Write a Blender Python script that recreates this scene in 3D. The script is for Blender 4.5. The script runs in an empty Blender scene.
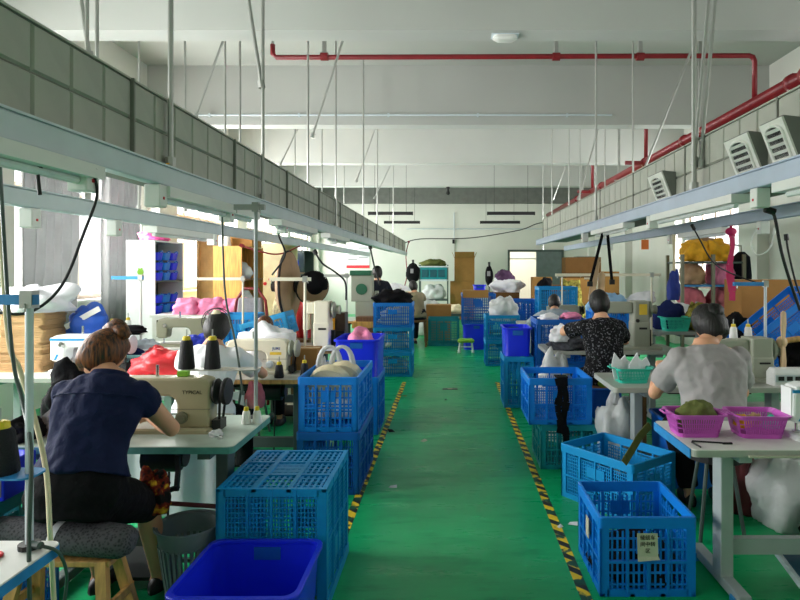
import bpy, math, random
from mathutils import Vector, Matrix, noise
S = bpy.context.scene
COL = S.collection
PI = math.pi
random.seed(7)
F, H = 600.0, 1.6                       # focal length in pixels, eye height in metres

# ------------------------------------------------------------------ camera
cam = bpy.data.cameras.new('camera'); camo = bpy.data.objects.new('camera', cam); COL.objects.link(camo)
camo.location = (0, 0, H); camo.rotation_euler = (PI/2, 0, 0)
cam.sensor_width = 36; cam.lens = 36*F/800; cam.shift_x = -0.0625; cam.shift_y = -0.04
cam.clip_start = 0.05; cam.clip_end = 200
S.camera = camo
# ------------------------------------------------------------------ light
w = bpy.data.worlds.new('world'); S.world = w; w.use_nodes = True
bg = w.node_tree.nodes['Background']; bg.inputs[0].default_value = (0.97, 0.99, 1, 1); bg.inputs[1].default_value = 1.4
S.view_settings.view_transform = 'Standard'; S.view_settings.look = 'None'
S.view_settings.exposure = 0.3; S.view_settings.gamma = 1.0; S.view_settings.use_curve_mapping = False
LWALL, RWALL, BACK, FRONT, CEIL, BEAM = -4.69, 4.95, 20.78, -2.6, 4.74, 3.82
LWIN = [(-1.2, 1.4), (2.4, 5.3), (6.35, 9.1), (10.15, 12.7), (13.75, 16.1), (17.1, 20.1)]  # first span, behind the camera: unseen window and lamp added as fill
RWIN = [(2.6, 5.2), (10.2, 12.6)]
WZ0, WZ1 = 1.2, 3.15
def window_light(x, y0, y1, into, power):
    l = bpy.data.lights.new('daylight', 'AREA'); l.shape = 'RECTANGLE'
    l.size = WZ1-WZ0-.1; l.size_y = y1-y0-.1; l.energy = power*(y1-y0); l.color = (1, 1, .98)
    o = bpy.data.objects.new('daylight', l); COL.objects.link(o)
    o.location = (x, (y0+y1)/2, (WZ0+WZ1)/2); o.rotation_euler = (0, -PI/2*into, 0)
for k, (a, b) in enumerate(LWIN): window_light(LWALL-.3, a, b, 1, [44, 125, 205, 190, 160, 90][k])
for k, (a, b) in enumerate(RWIN): window_light(RWALL+.3, a, b, -1, [22, 90][k])
S.cycles.max_bounces = 7; S.cycles.diffuse_bounces = 4; S.cycles.transparent_max_bounces = 12
S.cycles.caustics_reflective = False; S.cycles.caustics_refractive = False; S.cycles.sample_clamp_indirect = 6

# ------------------------------------------------------------------ materials
def lin(c):
    return tuple(((x/255)/12.92 if x/255 <= .04045 else ((x/255+.055)/1.055)**2.4) for x in c)
MC = {}
def mat(name, rgb=(128, 128, 128), rough=.6, metal=0, var=.12, scale=6, bump=0, bscale=40, alpha=1, trans=0, kind=None, spec=.5):
    if name in MC: return MC[name]
    m = bpy.data.materials.new(name); m.use_nodes = True; MC[name] = m
    nt = m.node_tree; N = nt.nodes; L = nt.links; b = N['Principled BSDF']
    c = lin(rgb)
    if rough >= .8 and spec == .5: spec = .15
    b.inputs['Roughness'].default_value = rough; b.inputs['Metallic'].default_value = metal
    b.inputs['Specular IOR Level'].default_value = spec
    tc = N.new('ShaderNodeTexCoord')
    nz = N.new('ShaderNodeTexNoise'); nz.inputs['Scale'].default_value = scale; nz.inputs['Detail'].default_value = 5
    L.new(tc.outputs['Object'], nz.inputs['Vector'])
    r = N.new('ShaderNodeValToRGB'); r.color_ramp.elements[0].position = .3; r.color_ramp.elements[1].position = .7
    r.color_ramp.elements[0].color = tuple(x*(1-var) for x in c)+(1,); r.color_ramp.elements[1].color = tuple(min(1, x*(1+var)) for x in c)+(1,)
    L.new(nz.outputs['Fac'], r.inputs['Fac']); L.new(r.outputs['Color'], b.inputs['Base Color'])
    if bump:
        n2 = N.new('ShaderNodeTexNoise'); n2.inputs['Scale'].default_value = bscale; n2.inputs['Detail'].default_value = 4
        L.new(tc.outputs['Object'], n2.inputs['Vector'])
        bp = N.new('ShaderNodeBump'); bp.inputs['Strength'].default_value = bump; bp.inputs['Distance'].default_value = .02
        L.new(n2.outputs['Fac'], bp.inputs['Height']); L.new(bp.outputs['Normal'], b.inputs['Normal'])
    if trans:
        t = N.new('ShaderNodeBsdfTranslucent'); L.new(r.outputs['Color'], t.inputs['Color'])
        mx = N.new('ShaderNodeMixShader'); mx.inputs[0].default_value = trans
        L.new(b.outputs[0], mx.inputs[1]); L.new(t.outputs[0], mx.inputs[2]); L.new(mx.outputs[0], N['Material Output'].inputs[0])
    if alpha < 1:
        t = N.new('ShaderNodeBsdfTransparent'); mx = N.new('ShaderNodeMixShader'); mx.inputs[0].default_value = alpha
        L.new(t.outputs[0], mx.inputs[1]); L.new(b.outputs[0], mx.inputs[2]); L.new(mx.outputs[0], N['Material Output'].inputs[0])
    return m
def nodes(m): return m.node_tree.nodes, m.node_tree.links, m.node_tree.nodes['Principled BSDF']

def floor_mat():
    m = mat('green_epoxy', (10, 166, 100), .3, var=.16, scale=1.3, spec=.28)
    N, L, b = nodes(m); ramp = b.inputs['Base Color'].links[0].from_node
    tc = N.new('ShaderNodeTexCoord'); mp = N.new('ShaderNodeMapping'); mp.inputs['Scale'].default_value = (1.2, 5, 1)
    L.new(tc.outputs['Object'], mp.inputs[0])
    nz = N.new('ShaderNodeTexNoise'); nz.inputs['Scale'].default_value = 1.5; nz.inputs['Detail'].default_value = 9; nz.inputs['Roughness'].default_value = .7
    L.new(mp.outputs[0], nz.inputs['Vector'])
    r = N.new('ShaderNodeValToRGB'); r.color_ramp.elements[0].position = .53; r.color_ramp.elements[1].position = .78
    L.new(nz.outputs['Fac'], r.inputs['Fac'])
    mx = N.new('ShaderNodeMixRGB'); mx.inputs[2].default_value = lin((8, 116, 78))+(1,)
    L.new(r.outputs['Color'], mx.inputs[0]); L.new(ramp.outputs['Color'], mx.inputs[1]); L.new(mx.outputs[0], b.inputs['Base Color'])
    r2 = N.new('ShaderNodeMapRange'); r2.inputs[1].default_value = .3; r2.inputs[2].default_value = .75; r2.inputs[3].default_value = .2; r2.inputs[4].default_value = .5
    L.new(nz.outputs['Fac'], r2.inputs[0]); L.new(r2.outputs[0], b.inputs['Roughness'])
    return m
def tape_mat():
    m = mat('hazard_tape', (236, 200, 30), .55)
    N, L, b = nodes(m); ramp = b.inputs['Base Color'].links[0].from_node
    tc = N.new('ShaderNodeTexCoord'); wv = N.new('ShaderNodeTexWave'); wv.wave_type = 'BANDS'; wv.bands_direction = 'DIAGONAL'
    wv.inputs['Scale'].default_value = 4.2; wv.inputs['Distortion'].default_value = .6; L.new(tc.outputs['Object'], wv.inputs['Vector'])
    nz = N.new('ShaderNodeTexNoise'); nz.inputs['Scale'].default_value = 9; nz.inputs['Detail'].default_value = 7; L.new(tc.outputs['Object'], nz.inputs['Vector'])
    r = N.new('ShaderNodeValToRGB'); r.color_ramp.elements[0].position = .58; r.color_ramp.elements[1].position = .64; L.new(wv.outputs['Fac'], r.inputs['Fac'])
    mx = N.new('ShaderNodeMixRGB'); mx.inputs[2].default_value = (.012, .014, .012, 1); L.new(r.outputs[0], mx.inputs[0]); L.new(ramp.outputs[0], mx.inputs[1])
    r2 = N.new('ShaderNodeValToRGB'); r2.color_ramp.elements[0].position = .52; r2.color_ramp.elements[1].position = .57; L.new(nz.outputs['Fac'], r2.inputs['Fac'])
    m2 = N.new('ShaderNodeMixRGB'); m2.inputs[2].default_value = lin((18, 80, 56))+(1,); L.new(r2.outputs[0], m2.inputs[0]); L.new(mx.outputs[0], m2.inputs[1])
    L.new(m2.outputs[0], b.inputs['Base Color']); return m
def speckle_mat():
    m = mat('black_floral_print', (20, 20, 22), .8)
    N, L, b = nodes(m); tc = N.new('ShaderNodeTexCoord'); v = N.new('ShaderNodeTexNoise'); v.inputs['Scale'].default_value = 62; v.inputs['Detail'].default_value = 3
    L.new(tc.outputs['Object'], v.inputs['Vector'])
    r = N.new('ShaderNodeValToRGB'); r.color_ramp.elements[0].position = .57; r.color_ramp.elements[1].position = .64
    r.color_ramp.elements[0].color = (.008, .008, .009, 1); r.color_ramp.elements[1].color = (.17, .17, .19, 1)
    L.new(v.outputs['Fac'], r.inputs['Fac']); L.new(r.outputs[0], b.inputs['Base Color']); return m
def knit_mat():
    m = mat('charcoal_mesh_cloth', (58, 58, 62), .85)
    N, L, b = nodes(m); tc = N.new('ShaderNodeTexCoord'); v = N.new('ShaderNodeTexVoronoi'); v.inputs['Scale'].default_value = 90
    L.new(tc.outputs['Object'], v.inputs['Vector'])
    r = N.new('ShaderNodeValToRGB'); r.color_ramp.elements[0].color = (.015, .015, .017, 1); r.color_ramp.elements[1].color = (.09, .09, .1, 1); r.color_ramp.elements[1].position = .6
    L.new(v.outputs['Distance'], r.inputs['Fac']); L.new(r.outputs[0], b.inputs['Base Color']); return m
def floral_mat():
    m = mat('dark_floral', (24, 18, 16), .8); N, L, b = nodes(m)
    tc = N.new('ShaderNodeTexCoord'); v = N.new('ShaderNodeTexNoise'); v.inputs['Scale'].default_value = 22; v.inputs['Detail'].default_value = 3; L.new(tc.outputs['Object'], v.inputs['Vector'])
    r = N.new('ShaderNodeValToRGB'); e = r.color_ramp.elements; e[0].position = .45; e[0].color = (.008, .007, .007, 1); e[1].position = .72; e[1].color = lin((226, 180, 40))+(1,)
    k = e.new(.56); k.color = lin((120, 36, 20))+(1,); L.new(v.outputs['Fac'], r.inputs['Fac']); L.new(r.outputs[0], b.inputs['Base Color']); return m
def wood_mat(name, rgb):
    m = mat(name, rgb, .5); N, L, b = nodes(m)
    tc = N.new('ShaderNodeTexCoord'); mp = N.new('ShaderNodeMapping'); mp.inputs['Scale'].default_value = (14, 14, 1.2); L.new(tc.outputs['Object'], mp.inputs[0])
    nz = N.new('ShaderNodeTexNoise'); nz.inputs['Scale'].default_value = 3; nz.inputs['Detail'].default_value = 6; L.new(mp.outputs[0], nz.inputs['Vector'])
    r = N.new('ShaderNodeValToRGB'); c = lin(rgb); r.color_ramp.elements[0].position = .3; r.color_ramp.elements[1].position = .7
    r.color_ramp.elements[0].color = tuple(x*.6 for x in c)+(1,); r.color_ramp.elements[1].color = tuple(min(1, x*1.15) for x in c)+(1,)
    L.new(nz.outputs['Fac'], r.inputs['Fac']); L.new(r.outputs[0], b.inputs['Base Color']); return m
def hair_mat(name, c0, c1):
    m = mat(name, c0, .52); N, L, b = nodes(m)
    tc = N.new('ShaderNodeTexCoord'); mp = N.new('ShaderNodeMapping'); mp.inputs['Scale'].default_value = (60, 60, 6); L.new(tc.outputs['Object'], mp.inputs[0])
    nz = N.new('ShaderNodeTexNoise'); nz.inputs['Scale'].default_value = 1.6; nz.inputs['Detail'].default_value = 3; L.new(mp.outputs[0], nz.inputs['Vector'])
    r = N.new('ShaderNodeValToRGB'); r.color_ramp.elements[0].position = .35; r.color_ramp.elements[1].position = .75
    r.color_ramp.elements[0].color = lin(c0)+(1,); r.color_ramp.elements[1].color = lin(c1)+(1,)
    L.new(nz.outputs['Fac'], r.inputs['Fac']); L.new(r.outputs[0], b.inputs['Base Color'])
    bp = N.new('ShaderNodeBump'); bp.inputs['Strength'].default_value = .5; bp.inputs['Distance'].default_value = .01; L.new(nz.outputs['Fac'], bp.inputs['Height']); L.new(bp.outputs[0], b.inputs['Normal'])
    return m
M = dict(flor=floral_mat(), 
 wall=mat('white_plaster', (222, 222, 214), .9, var=.04, scale=1.2), ceil=mat('ceiling_paint', (184, 186, 180), .92, var=.04, scale=.9),
 beam=mat('beam_paint', (184, 186, 182), .92, var=.04, scale=.9), floor=floor_mat(), tape=tape_mat(),
 foil=mat('grey_insulation_board', (168, 170, 158), .5, var=.1, scale=3, bump=.15, bscale=12), seam=mat('dark_seam', (128, 130, 121), .7),
 rail=mat('rail_paint', (206, 216, 222), .45, var=.05), railblue=mat('rail_blue_grey', (184, 196, 216), .45, var=.05), steel=mat('galvanised_steel', (176, 178, 174), .35, .7, var=.1),
 white=mat('white_plastic', (236, 236, 232), .4, var=.03), red=mat('red_pipe_paint', (126, 24, 32), .4, var=.12), black=mat('black_rubber', (16, 16, 18), .55, var=.2),
 glass=mat('window_glass', (245, 250, 255), .05, alpha=.12), frame=mat('window_frame_paint', (196, 176, 158), .5), curtain=mat('grey_curtain', (152, 153, 153), .85, var=.08, scale=4, bump=.2, bscale=9, trans=.4),
 blue=mat('crate_blue', (2, 124, 222), .42, var=.1, scale=3), cyan=mat('crate_cyan_blue', (4, 146, 214), .42, var=.1, scale=3), teal=mat('crate_teal', (16, 142, 152), .42, var=.1, scale=3),
 dblue=mat('crate_deep_blue', (4, 92, 182), .45, var=.1, scale=3), royal=mat('royal_blue_plastic', (24, 48, 236), .35, var=.08, scale=3), lblue=mat('light_blue_plastic', (56, 170, 226), .4, trans=.2),
 purple=mat('orchid_plastic', (198, 88, 190), .4, var=.06), tealb=mat('mint_plastic', (52, 196, 172), .4, var=.06), aqua=mat('pale_aqua_plastic', (134, 208, 216), .4, var=.06),
 top=mat('worn_pale_green_laminate', (188, 204, 194), .35, var=.14, scale=9), topw=mat('white_laminate', (222, 222, 216), .35, var=.06, scale=7), topg=mat('grey_laminate', (172, 174, 166), .4, var=.08, scale=7),
 tedge=mat('teal_edge', (84, 146, 140), .5, var=.25, scale=14), bedge=mat('blue_edge', (40, 132, 196), .5, var=.2, scale=10), leg=mat('grey_leg_paint', (160, 168, 168), .45, var=.08), legd=mat('dark_leg_paint', (70, 84, 80), .5),
 mbeige=mat('beige_enamel', (172, 164, 132), .38, var=.05), mcream=mat('cream_enamel', (232, 226, 204), .35, var=.04), mwhite=mat('white_enamel', (238, 240, 240), .3, var=.03), mgrey=mat('grey_green_enamel', (158, 162, 146), .38, var=.05), mgreen=mat('green_enamel', (20, 96, 66), .4),
 molive=mat('olive_enamel', (120, 120, 98), .4, var=.06), sblue=mat('blue_stripe', (30, 144, 206), .35), dark=mat('dark_iron', (34, 36, 36), .45, .3, var=.2), chrome=mat('chrome', (200, 200, 200), .2, 1), belt=mat('drive_belt', (24, 24, 24), .6),
 wood=wood_mat('pale_yellow_wood', (206, 158, 92)), woodd=wood_mat('brown_wood', (126, 84, 48)), woodo=wood_mat('orange_veneer', (232, 168, 84)), woodp=wood_mat('pale_plank', (216, 182, 142)),
 card=mat('cardboard', (164, 120, 68), .8, var=.08), cardd=mat('dark_cardboard', (108, 76, 42), .85, var=.1), paper=mat('white_paper', (238, 240, 244), .8, var=.03, trans=.15), label=mat('label_paper', (190, 190, 170), .8), ink=mat('black_ink', (14, 14, 16), .8), inkb=mat('blue_ink', (20, 70, 170), .6), inky=mat('yellow_ink', (230, 196, 60), .6), inkr=mat('red_ink', (216, 40, 52), .6),
 bagw=mat('white_plastic_bag', (222, 224, 224), .35, var=.05, bump=.6, bscale=16, trans=.3), bagk=mat('black_plastic_bag', (14, 15, 16), .3, bump=.7, bscale=16), clothw=mat('white_cloth', (234, 234, 240), .85, var=.05, bump=.4, bscale=14), clothr=mat('red_plastic_bag', (224, 48, 58), .45, var=.1, bump=.5, bscale=18),
 clothp=mat('pink_cloth', (236, 138, 178), .75, var=.2, scale=12, bump=.4, bscale=16), clothy=mat('yellow_cloth', (236, 172, 34), .75, var=.2, scale=12, bump=.4, bscale=14), clothb=mat('blue_cloth', (34, 58, 150), .7, var=.2, bump=.4, bscale=14), clothk=mat('black_cloth', (18, 18, 21), .9, var=.3, bump=.5, bscale=22), clotho=mat('olive_cloth', (98, 104, 58), .85, var=.15, bump=.5, bscale=22),
 clothc=mat('cream_cloth', (226, 214, 180), .85, var=.1, bump=.3, bscale=18), clothpl=mat('plum_cloth', (92, 66, 96), .8, var=.2, bump=.4), clothn=mat('navy_cloth', (30, 40, 88), .85, var=.2, bump=.4, bscale=20), clothg=mat('grey_cloth', (150, 148, 152), .85, var=.1, bump=.4), clothm=mat('magenta_ribbon', (196, 28, 92), .6), clothrp=mat('rose_cloth', (200, 110, 122), .8, var=.2, scale=9, bump=.4), tan=mat('tan_cover', (176, 140, 104), .7, var=.15),
 skin=mat('skin', (214, 158, 124), .5, var=.05), skin2=mat('skin_light', (222, 168, 134), .5, var=.05), navy=mat('navy_denim', (24, 32, 64), .85, var=.14, scale=10, bump=.5, bscale=24), tee=mat('white_tee', (230, 230, 234), .85, var=.04, bump=.5, bscale=9), greytee=mat('grey_tee', (162, 158, 158), .85, var=.05, bump=.5, bscale=9), floral=speckle_mat(), beigeshirt=mat('khaki_shirt', (150, 138, 112), .85, bump=.3, bscale=14), darkwear=mat('dark_workwear', (26, 30, 40), .85, bump=.3, bscale=14), trouser=mat('black_trousers', (15, 15, 18), .85, bump=.3), hood=mat('pale_grey_top', (156, 166, 174), .85, bump=.4, bscale=10),
 hairb=hair_mat('brown_hair', (30, 17, 10), (150, 84, 34)), hairk=hair_mat('black_hair', (8, 7, 8), (34, 28, 26)), knit=knit_mat(), threadk=mat('black_thread', (16, 17, 24), .7, bump=.4, bscale=160), threadw=mat('white_thread', (240, 240, 236), .7, bump=.3, bscale=160), threado=mat('orange_thread', (232, 178, 96), .7, bump=.3, bscale=160), cap=mat('yellow_cone', (226, 200, 40), .5),
 floralprint=mat('dark_print', (30, 20, 16), .7), greymesh=mat('grey_bin_plastic', (122, 132, 136), .5), orange=mat('orange_plastic', (232, 120, 40), .5), grass=mat('lime_cushion', (120, 176, 40), .7), sack=mat('brown_paper', (182, 148, 106), .85, var=.12))

# ------------------------------------------------------------------ mesh helpers
def rr(w, d, r, z, n=4, cx=0, cy=0):
    out = []
    for (sx, sy, a0) in ((1, 1, 0), (-1, 1, PI/2), (-1, -1, PI), (1, -1, 1.5*PI)):
        for i in range(n+1):
            a = a0+PI/2*i/n
            out.append((cx+sx*(w/2-r)+r*math.cos(a), cy+sy*(d/2-r)+r*math.sin(a), z))
    return out
class MB:
    def __init__(s): s.v = []; s.f = []
    def add(s, vs, fs):
        o = len(s.v); s.v += [tuple(q) for q in vs]; s.f += [tuple(i+o for i in g) for g in fs]; return s
    def box(s, x0, x1, y0, y1, z0, z1):
        return s.add([(x0,y0,z0),(x1,y0,z0),(x1,y1,z0),(x0,y1,z0),(x0,y0,z1),(x1,y0,z1),(x1,y1,z1),(x0,y1,z1)],
                     [(0,3,2,1),(4,5,6,7),(0,1,5,4),(1,2,6,5),(2,3,7,6),(3,0,4,7)])
    def cbox(s, c, sz, R=None):
        m = MB().box(-sz[0]/2, sz[0]/2, -sz[1]/2, sz[1]/2, -sz[2]/2, sz[2]/2)
        R = R or Matrix.Identity(3)
        return s.add([R @ Vector(q)+Vector(c) for q in m.v], m.f)
    def bar(s, p, q, wd, th, up=(0, 0, 1)):
        p, q = Vector(p), Vector(q); t = (q-p).normalized(); a = t.cross(Vector(up))
        if a.length < 1e-3: a = t.cross(Vector((1, 0, 0)))
        a.normalize(); b = a.cross(t)
        vs = [c+a*sx*wd/2+b*sy*th/2 for c in (p, q) for sx, sy in ((-1,-1),(1,-1),(1,1),(-1,1))]
        return s.add(vs, [(0,3,2,1),(4,5,6,7),(0,1,5,4),(1,2,6,5),(2,3,7,6),(3,0,4,7)])
    def loft(s, rings, cap=True, closed=False):
        n = len(rings[0]); o = []; fs = []
        for r in rings: o += list(r)
        k = len(rings)
        for i in range(k if closed else k-1):
            a, b = i*n, ((i+1) % k)*n
            for j in range(n): fs.append((a+j, a+(j+1) % n, b+(j+1) % n, b+j))
        if cap and not closed: fs += [tuple(range(n-1, -1, -1)), tuple((k-1)*n+j for j in range(n))]
        return s.add(o, fs)
    def tube(s, pts, r, n=8, cap=True, closed=False):
        pts = [Vector(p) for p in pts]; k = len(pts); rs = r if isinstance(r, (list, tuple)) else [r]*k
        rings = []; a = None
        for i, p in enumerate(pts):
            if closed: t = (pts[(i+1) % k]-pts[i-1]).normalized()
            else: t = (pts[min(i+1, k-1)]-pts[max(i-1, 0)]).normalized()
            if a is None:
                a = t.cross(Vector((0, 0, 1)))
                if a.length < .1: a = t.cross(Vector((0, 1, 0)))
            a = (a-t*a.dot(t))
            a = a.normalized() if a.length > 1e-6 else t.orthogonal().normalized()
            b = t.cross(a)
            rings.append([p+(a*math.cos(2*PI*j/n)+b*math.sin(2*PI*j/n))*rs[i] for j in range(n)])
        return s.loft(rings, cap, closed)
    def lathe(s, prof, c=(0, 0, 0), n=16, axis=(0, 0, 1), cap=True):
        q = Vector((0, 0, 1)).rotation_difference(Vector(axis)); c = Vector(c)
        return s.loft([[c+q @ Vector((r*math.cos(2*PI*j/n), r*math.sin(2*PI*j/n), z)) for j in range(n)] for r, z in prof], cap)
    def cyl(s, c, r, h, n=16, axis=(0, 0, 1)): return s.lathe([(r, 0), (r, h)], c, n, axis)
    def ell(s, c, r, nu=16, nv=10, fn=None, R=None):
        c = Vector(c); rings = []
        for i in range(nv+1):
            th = PI*max(.02, min(.98, i/nv)); ring = []
            for j in range(nu):
                ph = 2*PI*j/nu; d = Vector((math.sin(th)*math.cos(ph), math.sin(th)*math.sin(ph), -math.cos(th)))
                k = fn(d) if fn else 1
                q = Vector((d.x*r[0]*k, d.y*r[1]*k, d.z*r[2]*k))
                ring.append(c+((R @ q) if R else q))
            rings.append(ring)
        return s.loft(rings)
    def prism(s, poly, y0, y1):
        n = len(poly)
        return s.add([(x, y0, z) for x, z in poly]+[(x, y1, z) for x, z in poly],
                     [tuple(range(n)), tuple(range(2*n-1, n-1, -1))]+[((i+1) % n, i, n+i, n+(i+1) % n) for i in range(n)])
    def mesh(s, name, m, smooth=False):
        me = bpy.data.meshes.new(name); me.from_pydata(s.v, [], s.f); me.materials.append(m)
        import bmesh
        b = bmesh.new(); b.from_mesh(me); bmesh.ops.recalc_face_normals(b, faces=b.faces); b.to_mesh(me); b.free()
        if smooth: me.shade_smooth() if smooth is True else me.set_sharp_from_angle(angle=smooth)
        if smooth and smooth is not True:
            for p in me.polygons: p.use_smooth = True
        return me
    def build(s, name, m, parent=None, loc=(0, 0, 0), rz=0, smooth=False, bevel=0):
        return link(name, s.mesh(name, m, smooth), parent, loc, rz, bevel)
def link(name, me, parent=None, loc=(0, 0, 0), rz=0, bevel=0):
    o = bpy.data.objects.new(name, me); COL.objects.link(o); o.parent = parent; o.location = loc; o.rotation_euler = (0, 0, rz)
    if bevel:
        b = o.modifiers.new('bevel', 'BEVEL'); b.width = bevel; b.segments = 2; b.limit_method = 'ANGLE'
    return o
def tag(o, label, cat, group=None):
    o['label'] = label; o['category'] = cat
    if group: o['group'] = group
    return o
def struct(o): o['kind'] = 'structure'; return o
def thing(name, label, cat, loc=(0, 0, 0), rz=0, group=None):
    o = bpy.data.objects.new(name, None); COL.objects.link(o); o.empty_display_size = .1
    o.location = loc; o.rotation_euler = (0, 0, rz) if not isinstance(rz, tuple) else rz
    return tag(o, label, cat, group)
def copy_tree(o, parent=None):
    c = o.copy(); COL.objects.link(c); c.parent = parent
    for ch in list(o.children): copy_tree(ch, c)
    return c
def at(px, py, D): return Vector(((px-450)*D/F, D, H-(py-268)*D/F))
def text(s, size, m, parent, loc, rot, name='lettering', depth=.0004, align='CENTER', spacing=1):
    cu = bpy.data.curves.new(name, 'FONT'); cu.body = s; cu.size = size; cu.align_x = align; cu.align_y = 'CENTER'; cu.extrude = depth; cu.space_line = spacing
    t = bpy.data.objects.new(name, cu); me = baked(t)
    bpy.data.objects.remove(t); me.materials.clear(); me.materials.append(m)
    o = link(name, me, parent, loc); o.rotation_euler = rot; return o
TMP = bpy.data.scenes.new('scratch')
def baked(o):
    TMP.collection.objects.link(o); vl = TMP.view_layers[0]; vl.update(); dg = vl.depsgraph
    return bpy.data.meshes.new_from_object(o.evaluated_get(dg))
def nz(v, sc, seed=0): return noise.noise(Vector(v)*sc+Vector((seed*7.3, seed*3.1, seed*1.7)))
def lump(c, r, seed, amp=.22, freq=1.7, flat=-.55, nu=40, nv=26, neck=0, crease=.16):
    """a heap or soft bag: bumpy body that sits flat; neck > 0 draws the top up into a tied neck"""
    mb = MB(); c = Vector(c); amp = min(amp, .27)
    def fn(d):
        k = 1+amp*nz(d, freq, seed)*1.6+amp*.35*nz(d, freq*2.7, seed+5)-crease*abs(nz(d, freq*1.6, seed+9))-crease*.45*abs(nz(d, freq*3.6, seed+3))+crease*.35
        if neck and d.z > .45: k *= 1-(d.z-.45)*.5
        return k
    mb.ell((0, 0, 0), r, nu, nv, fn)
    zlo = flat*r[2]; out = []
    for x, y, z in mb.v:
        if z < zlo: z = zlo
        if neck and z > .7*r[2]:
            t = (z/r[2]-.7)/.3; x *= max(.18, 1-.8*t); y *= max(.18, 1-.8*t); z += neck*t
        out.append((x+c.x, y+c.y, z-zlo+c.z))
    mb.v = out
    return mb
def lump_thing(name, label, cat, m, c, r, seed, group=None, **kw):
    o = lump((0, 0, 0), r, seed, **kw).build(name, m, loc=c, smooth=True)
    return tag(o, label, cat, group)
# ------------------------------------------------------------------ the setting
struct(MB().box(LWALL-.3, RWALL+.3, FRONT-.2, BACK+.2, -.1, 0).build('floor', M['floor']))
struct(MB().box(LWALL-.3, RWALL+.3, FRONT-.2, BACK+.2, CEIL, CEIL+.15).build('ceiling', M['ceil']))
def side_wall(name, x0, x1, wins):
    mb = MB().box(x0, x1, FRONT, BACK, 0, WZ0).box(x0, x1, FRONT, BACK, WZ1, CEIL)
    ys = [FRONT]+[q for wn in wins for q in wn]+[BACK]
    for i in range(0, len(ys), 2): mb.box(x0, x1, ys[i], ys[i+1], WZ0, WZ1)
    return struct(mb.build(name, M['wall']))
side_wall('wall_left', LWALL-.22, LWALL, LWIN); side_wall('wall_right', RWALL, RWALL+.22, RWIN)
struct(MB().box(LWALL-.22, RWALL+.22, FRONT-.2, FRONT, 0, CEIL).build('wall_front', M['wall']))
DX0, DX1, DZ = 2.07, 3.0, 2.16
struct(MB().box(LWALL-.22, DX0, BACK, BACK+.2, 0, CEIL).box(DX1, RWALL+.22, BACK, BACK+.2, 0, CEIL).box(DX0, DX1, BACK, BACK+.2, DZ, CEIL).build('wall_back', M['wall']))
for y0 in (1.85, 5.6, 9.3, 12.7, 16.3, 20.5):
    struct(MB().box(LWALL, RWALL, y0, y0+.27, BEAM, CEIL).build('ceiling_beam', M['beam'] if y0 < 20 else mat('grey_rear_beam', (112, 114, 110), .9)))  # rear beam has a darker grey than the other beams
    for x0, x1 in ((LWALL, -4.5), (4.76, RWALL)):
        struct(MB().box(x0, x1, y0, min(y0+.6, BACK), 0, BEAM if y0+.6 > y0+.27 else CEIL).build('column', M['wall']))
n = 0
for side, wins in ((-1, LWIN), (1, RWIN)):
    for a, b in wins:
        n += 1; x = LWALL-.12 if side < 0 else RWALL+.12
        root = thing('window_%d' % n, '', '', (x, (a+b)/2, WZ0)); del root['label']; del root['category']; struct(root)
        hw, hh = (b-a)/2, WZ1-WZ0
        fr = MB().box(-.03, .03, -hw, hw, 0, .06).box(-.03, .03, -hw, hw, hh-.06, hh)
        for yy in (-hw, hw-.06): fr.box(-.03, .03, yy, yy+.06, 0, hh)
        fr.build('window_frame', M['frame'], root)
        for i in range(1, 4):
            yy = -hw+2*hw*i/4; MB().box(-.025, .025, yy-.03, yy+.03, .05, hh-.05).build('mullion', M['frame'], root)
        MB().box(-.024, .024, -hw+.05, hw-.05, hh*.68-.025, hh*.68+.025).build('transom', M['frame'], root)
        me = MB().box(-.003, .003, -hw/4+.03, hw/4-.03, .06, hh*.68-.03).mesh('pane', M['glass'])
        me2 = MB().box(-.003, .003, -hw/4+.03, hw/4-.03, hh*.68+.03, hh-.06).mesh('pane', M['glass'])
        for i in range(4):
            for q in (me, me2): link('pane', q, root, (0, -hw+hw/4+hw/2*i, 0))
        MB().box(-.14 if side > 0 else -.02, .02 if side > 0 else .2, -hw, hw, -.03, 0).build('window_sill', M['wall'], root)
# rear doorway with a bright room behind it and a grey sliding leaf
d = thing('door_1', '', '', (0, BACK, 0)); del d['label']; del d['category']; struct(d)
for x0, x1, z0, z1 in ((DX0-.07, DX0, 0, DZ+.07), (DX1+.85, DX1+.93, 0, DZ+.07), (DX0, DX1+.85, DZ, DZ+.07)):
    MB().box(x0, x1, -.06, .0, z0, z1).build('door_frame', M['legd'], d)
lf = MB().box(DX1-.02, DX1+.85, -.05, -.01, 0, DZ).build('door_leaf', mat('door_grey', (112, 122, 124), .5), d)
MB().box(DX1+.05, DX1+.08, -.09, -.05, .95, 1.1).build('door_handle', M['chrome'], lf)
MB().box(DX0, DX1, .02, .05, 1.9, 1.94).build('transom_bar', M['white'], d)
struct(MB().box(DX0-.6, DX1+.6, BACK+2.4, BACK+2.5, -.1, 2.8).box(DX0-.7, DX0-.6, BACK+.2, BACK+2.5, -.1, 2.8).box(DX1+.6, DX1+.7, BACK+.2, BACK+2.5, -.1, 2.8).box(DX0-.7, DX1+.7, BACK+.2, BACK+2.5, 2.8, 2.9).box(DX0-.7, DX1+.7, BACK+.2, BACK+2.5, -.1, 0).build('wall_side_room', M['wall']))
l = bpy.data.lights.new('room_light', 'AREA'); l.size = .9; l.energy = 42; l.color = (1, .93, .82); lo = bpy.data.objects.new('room_light', l); COL.objects.link(lo); lo.location = ((DX0+DX1)/2, BACK+1.2, 2.78)
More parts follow.
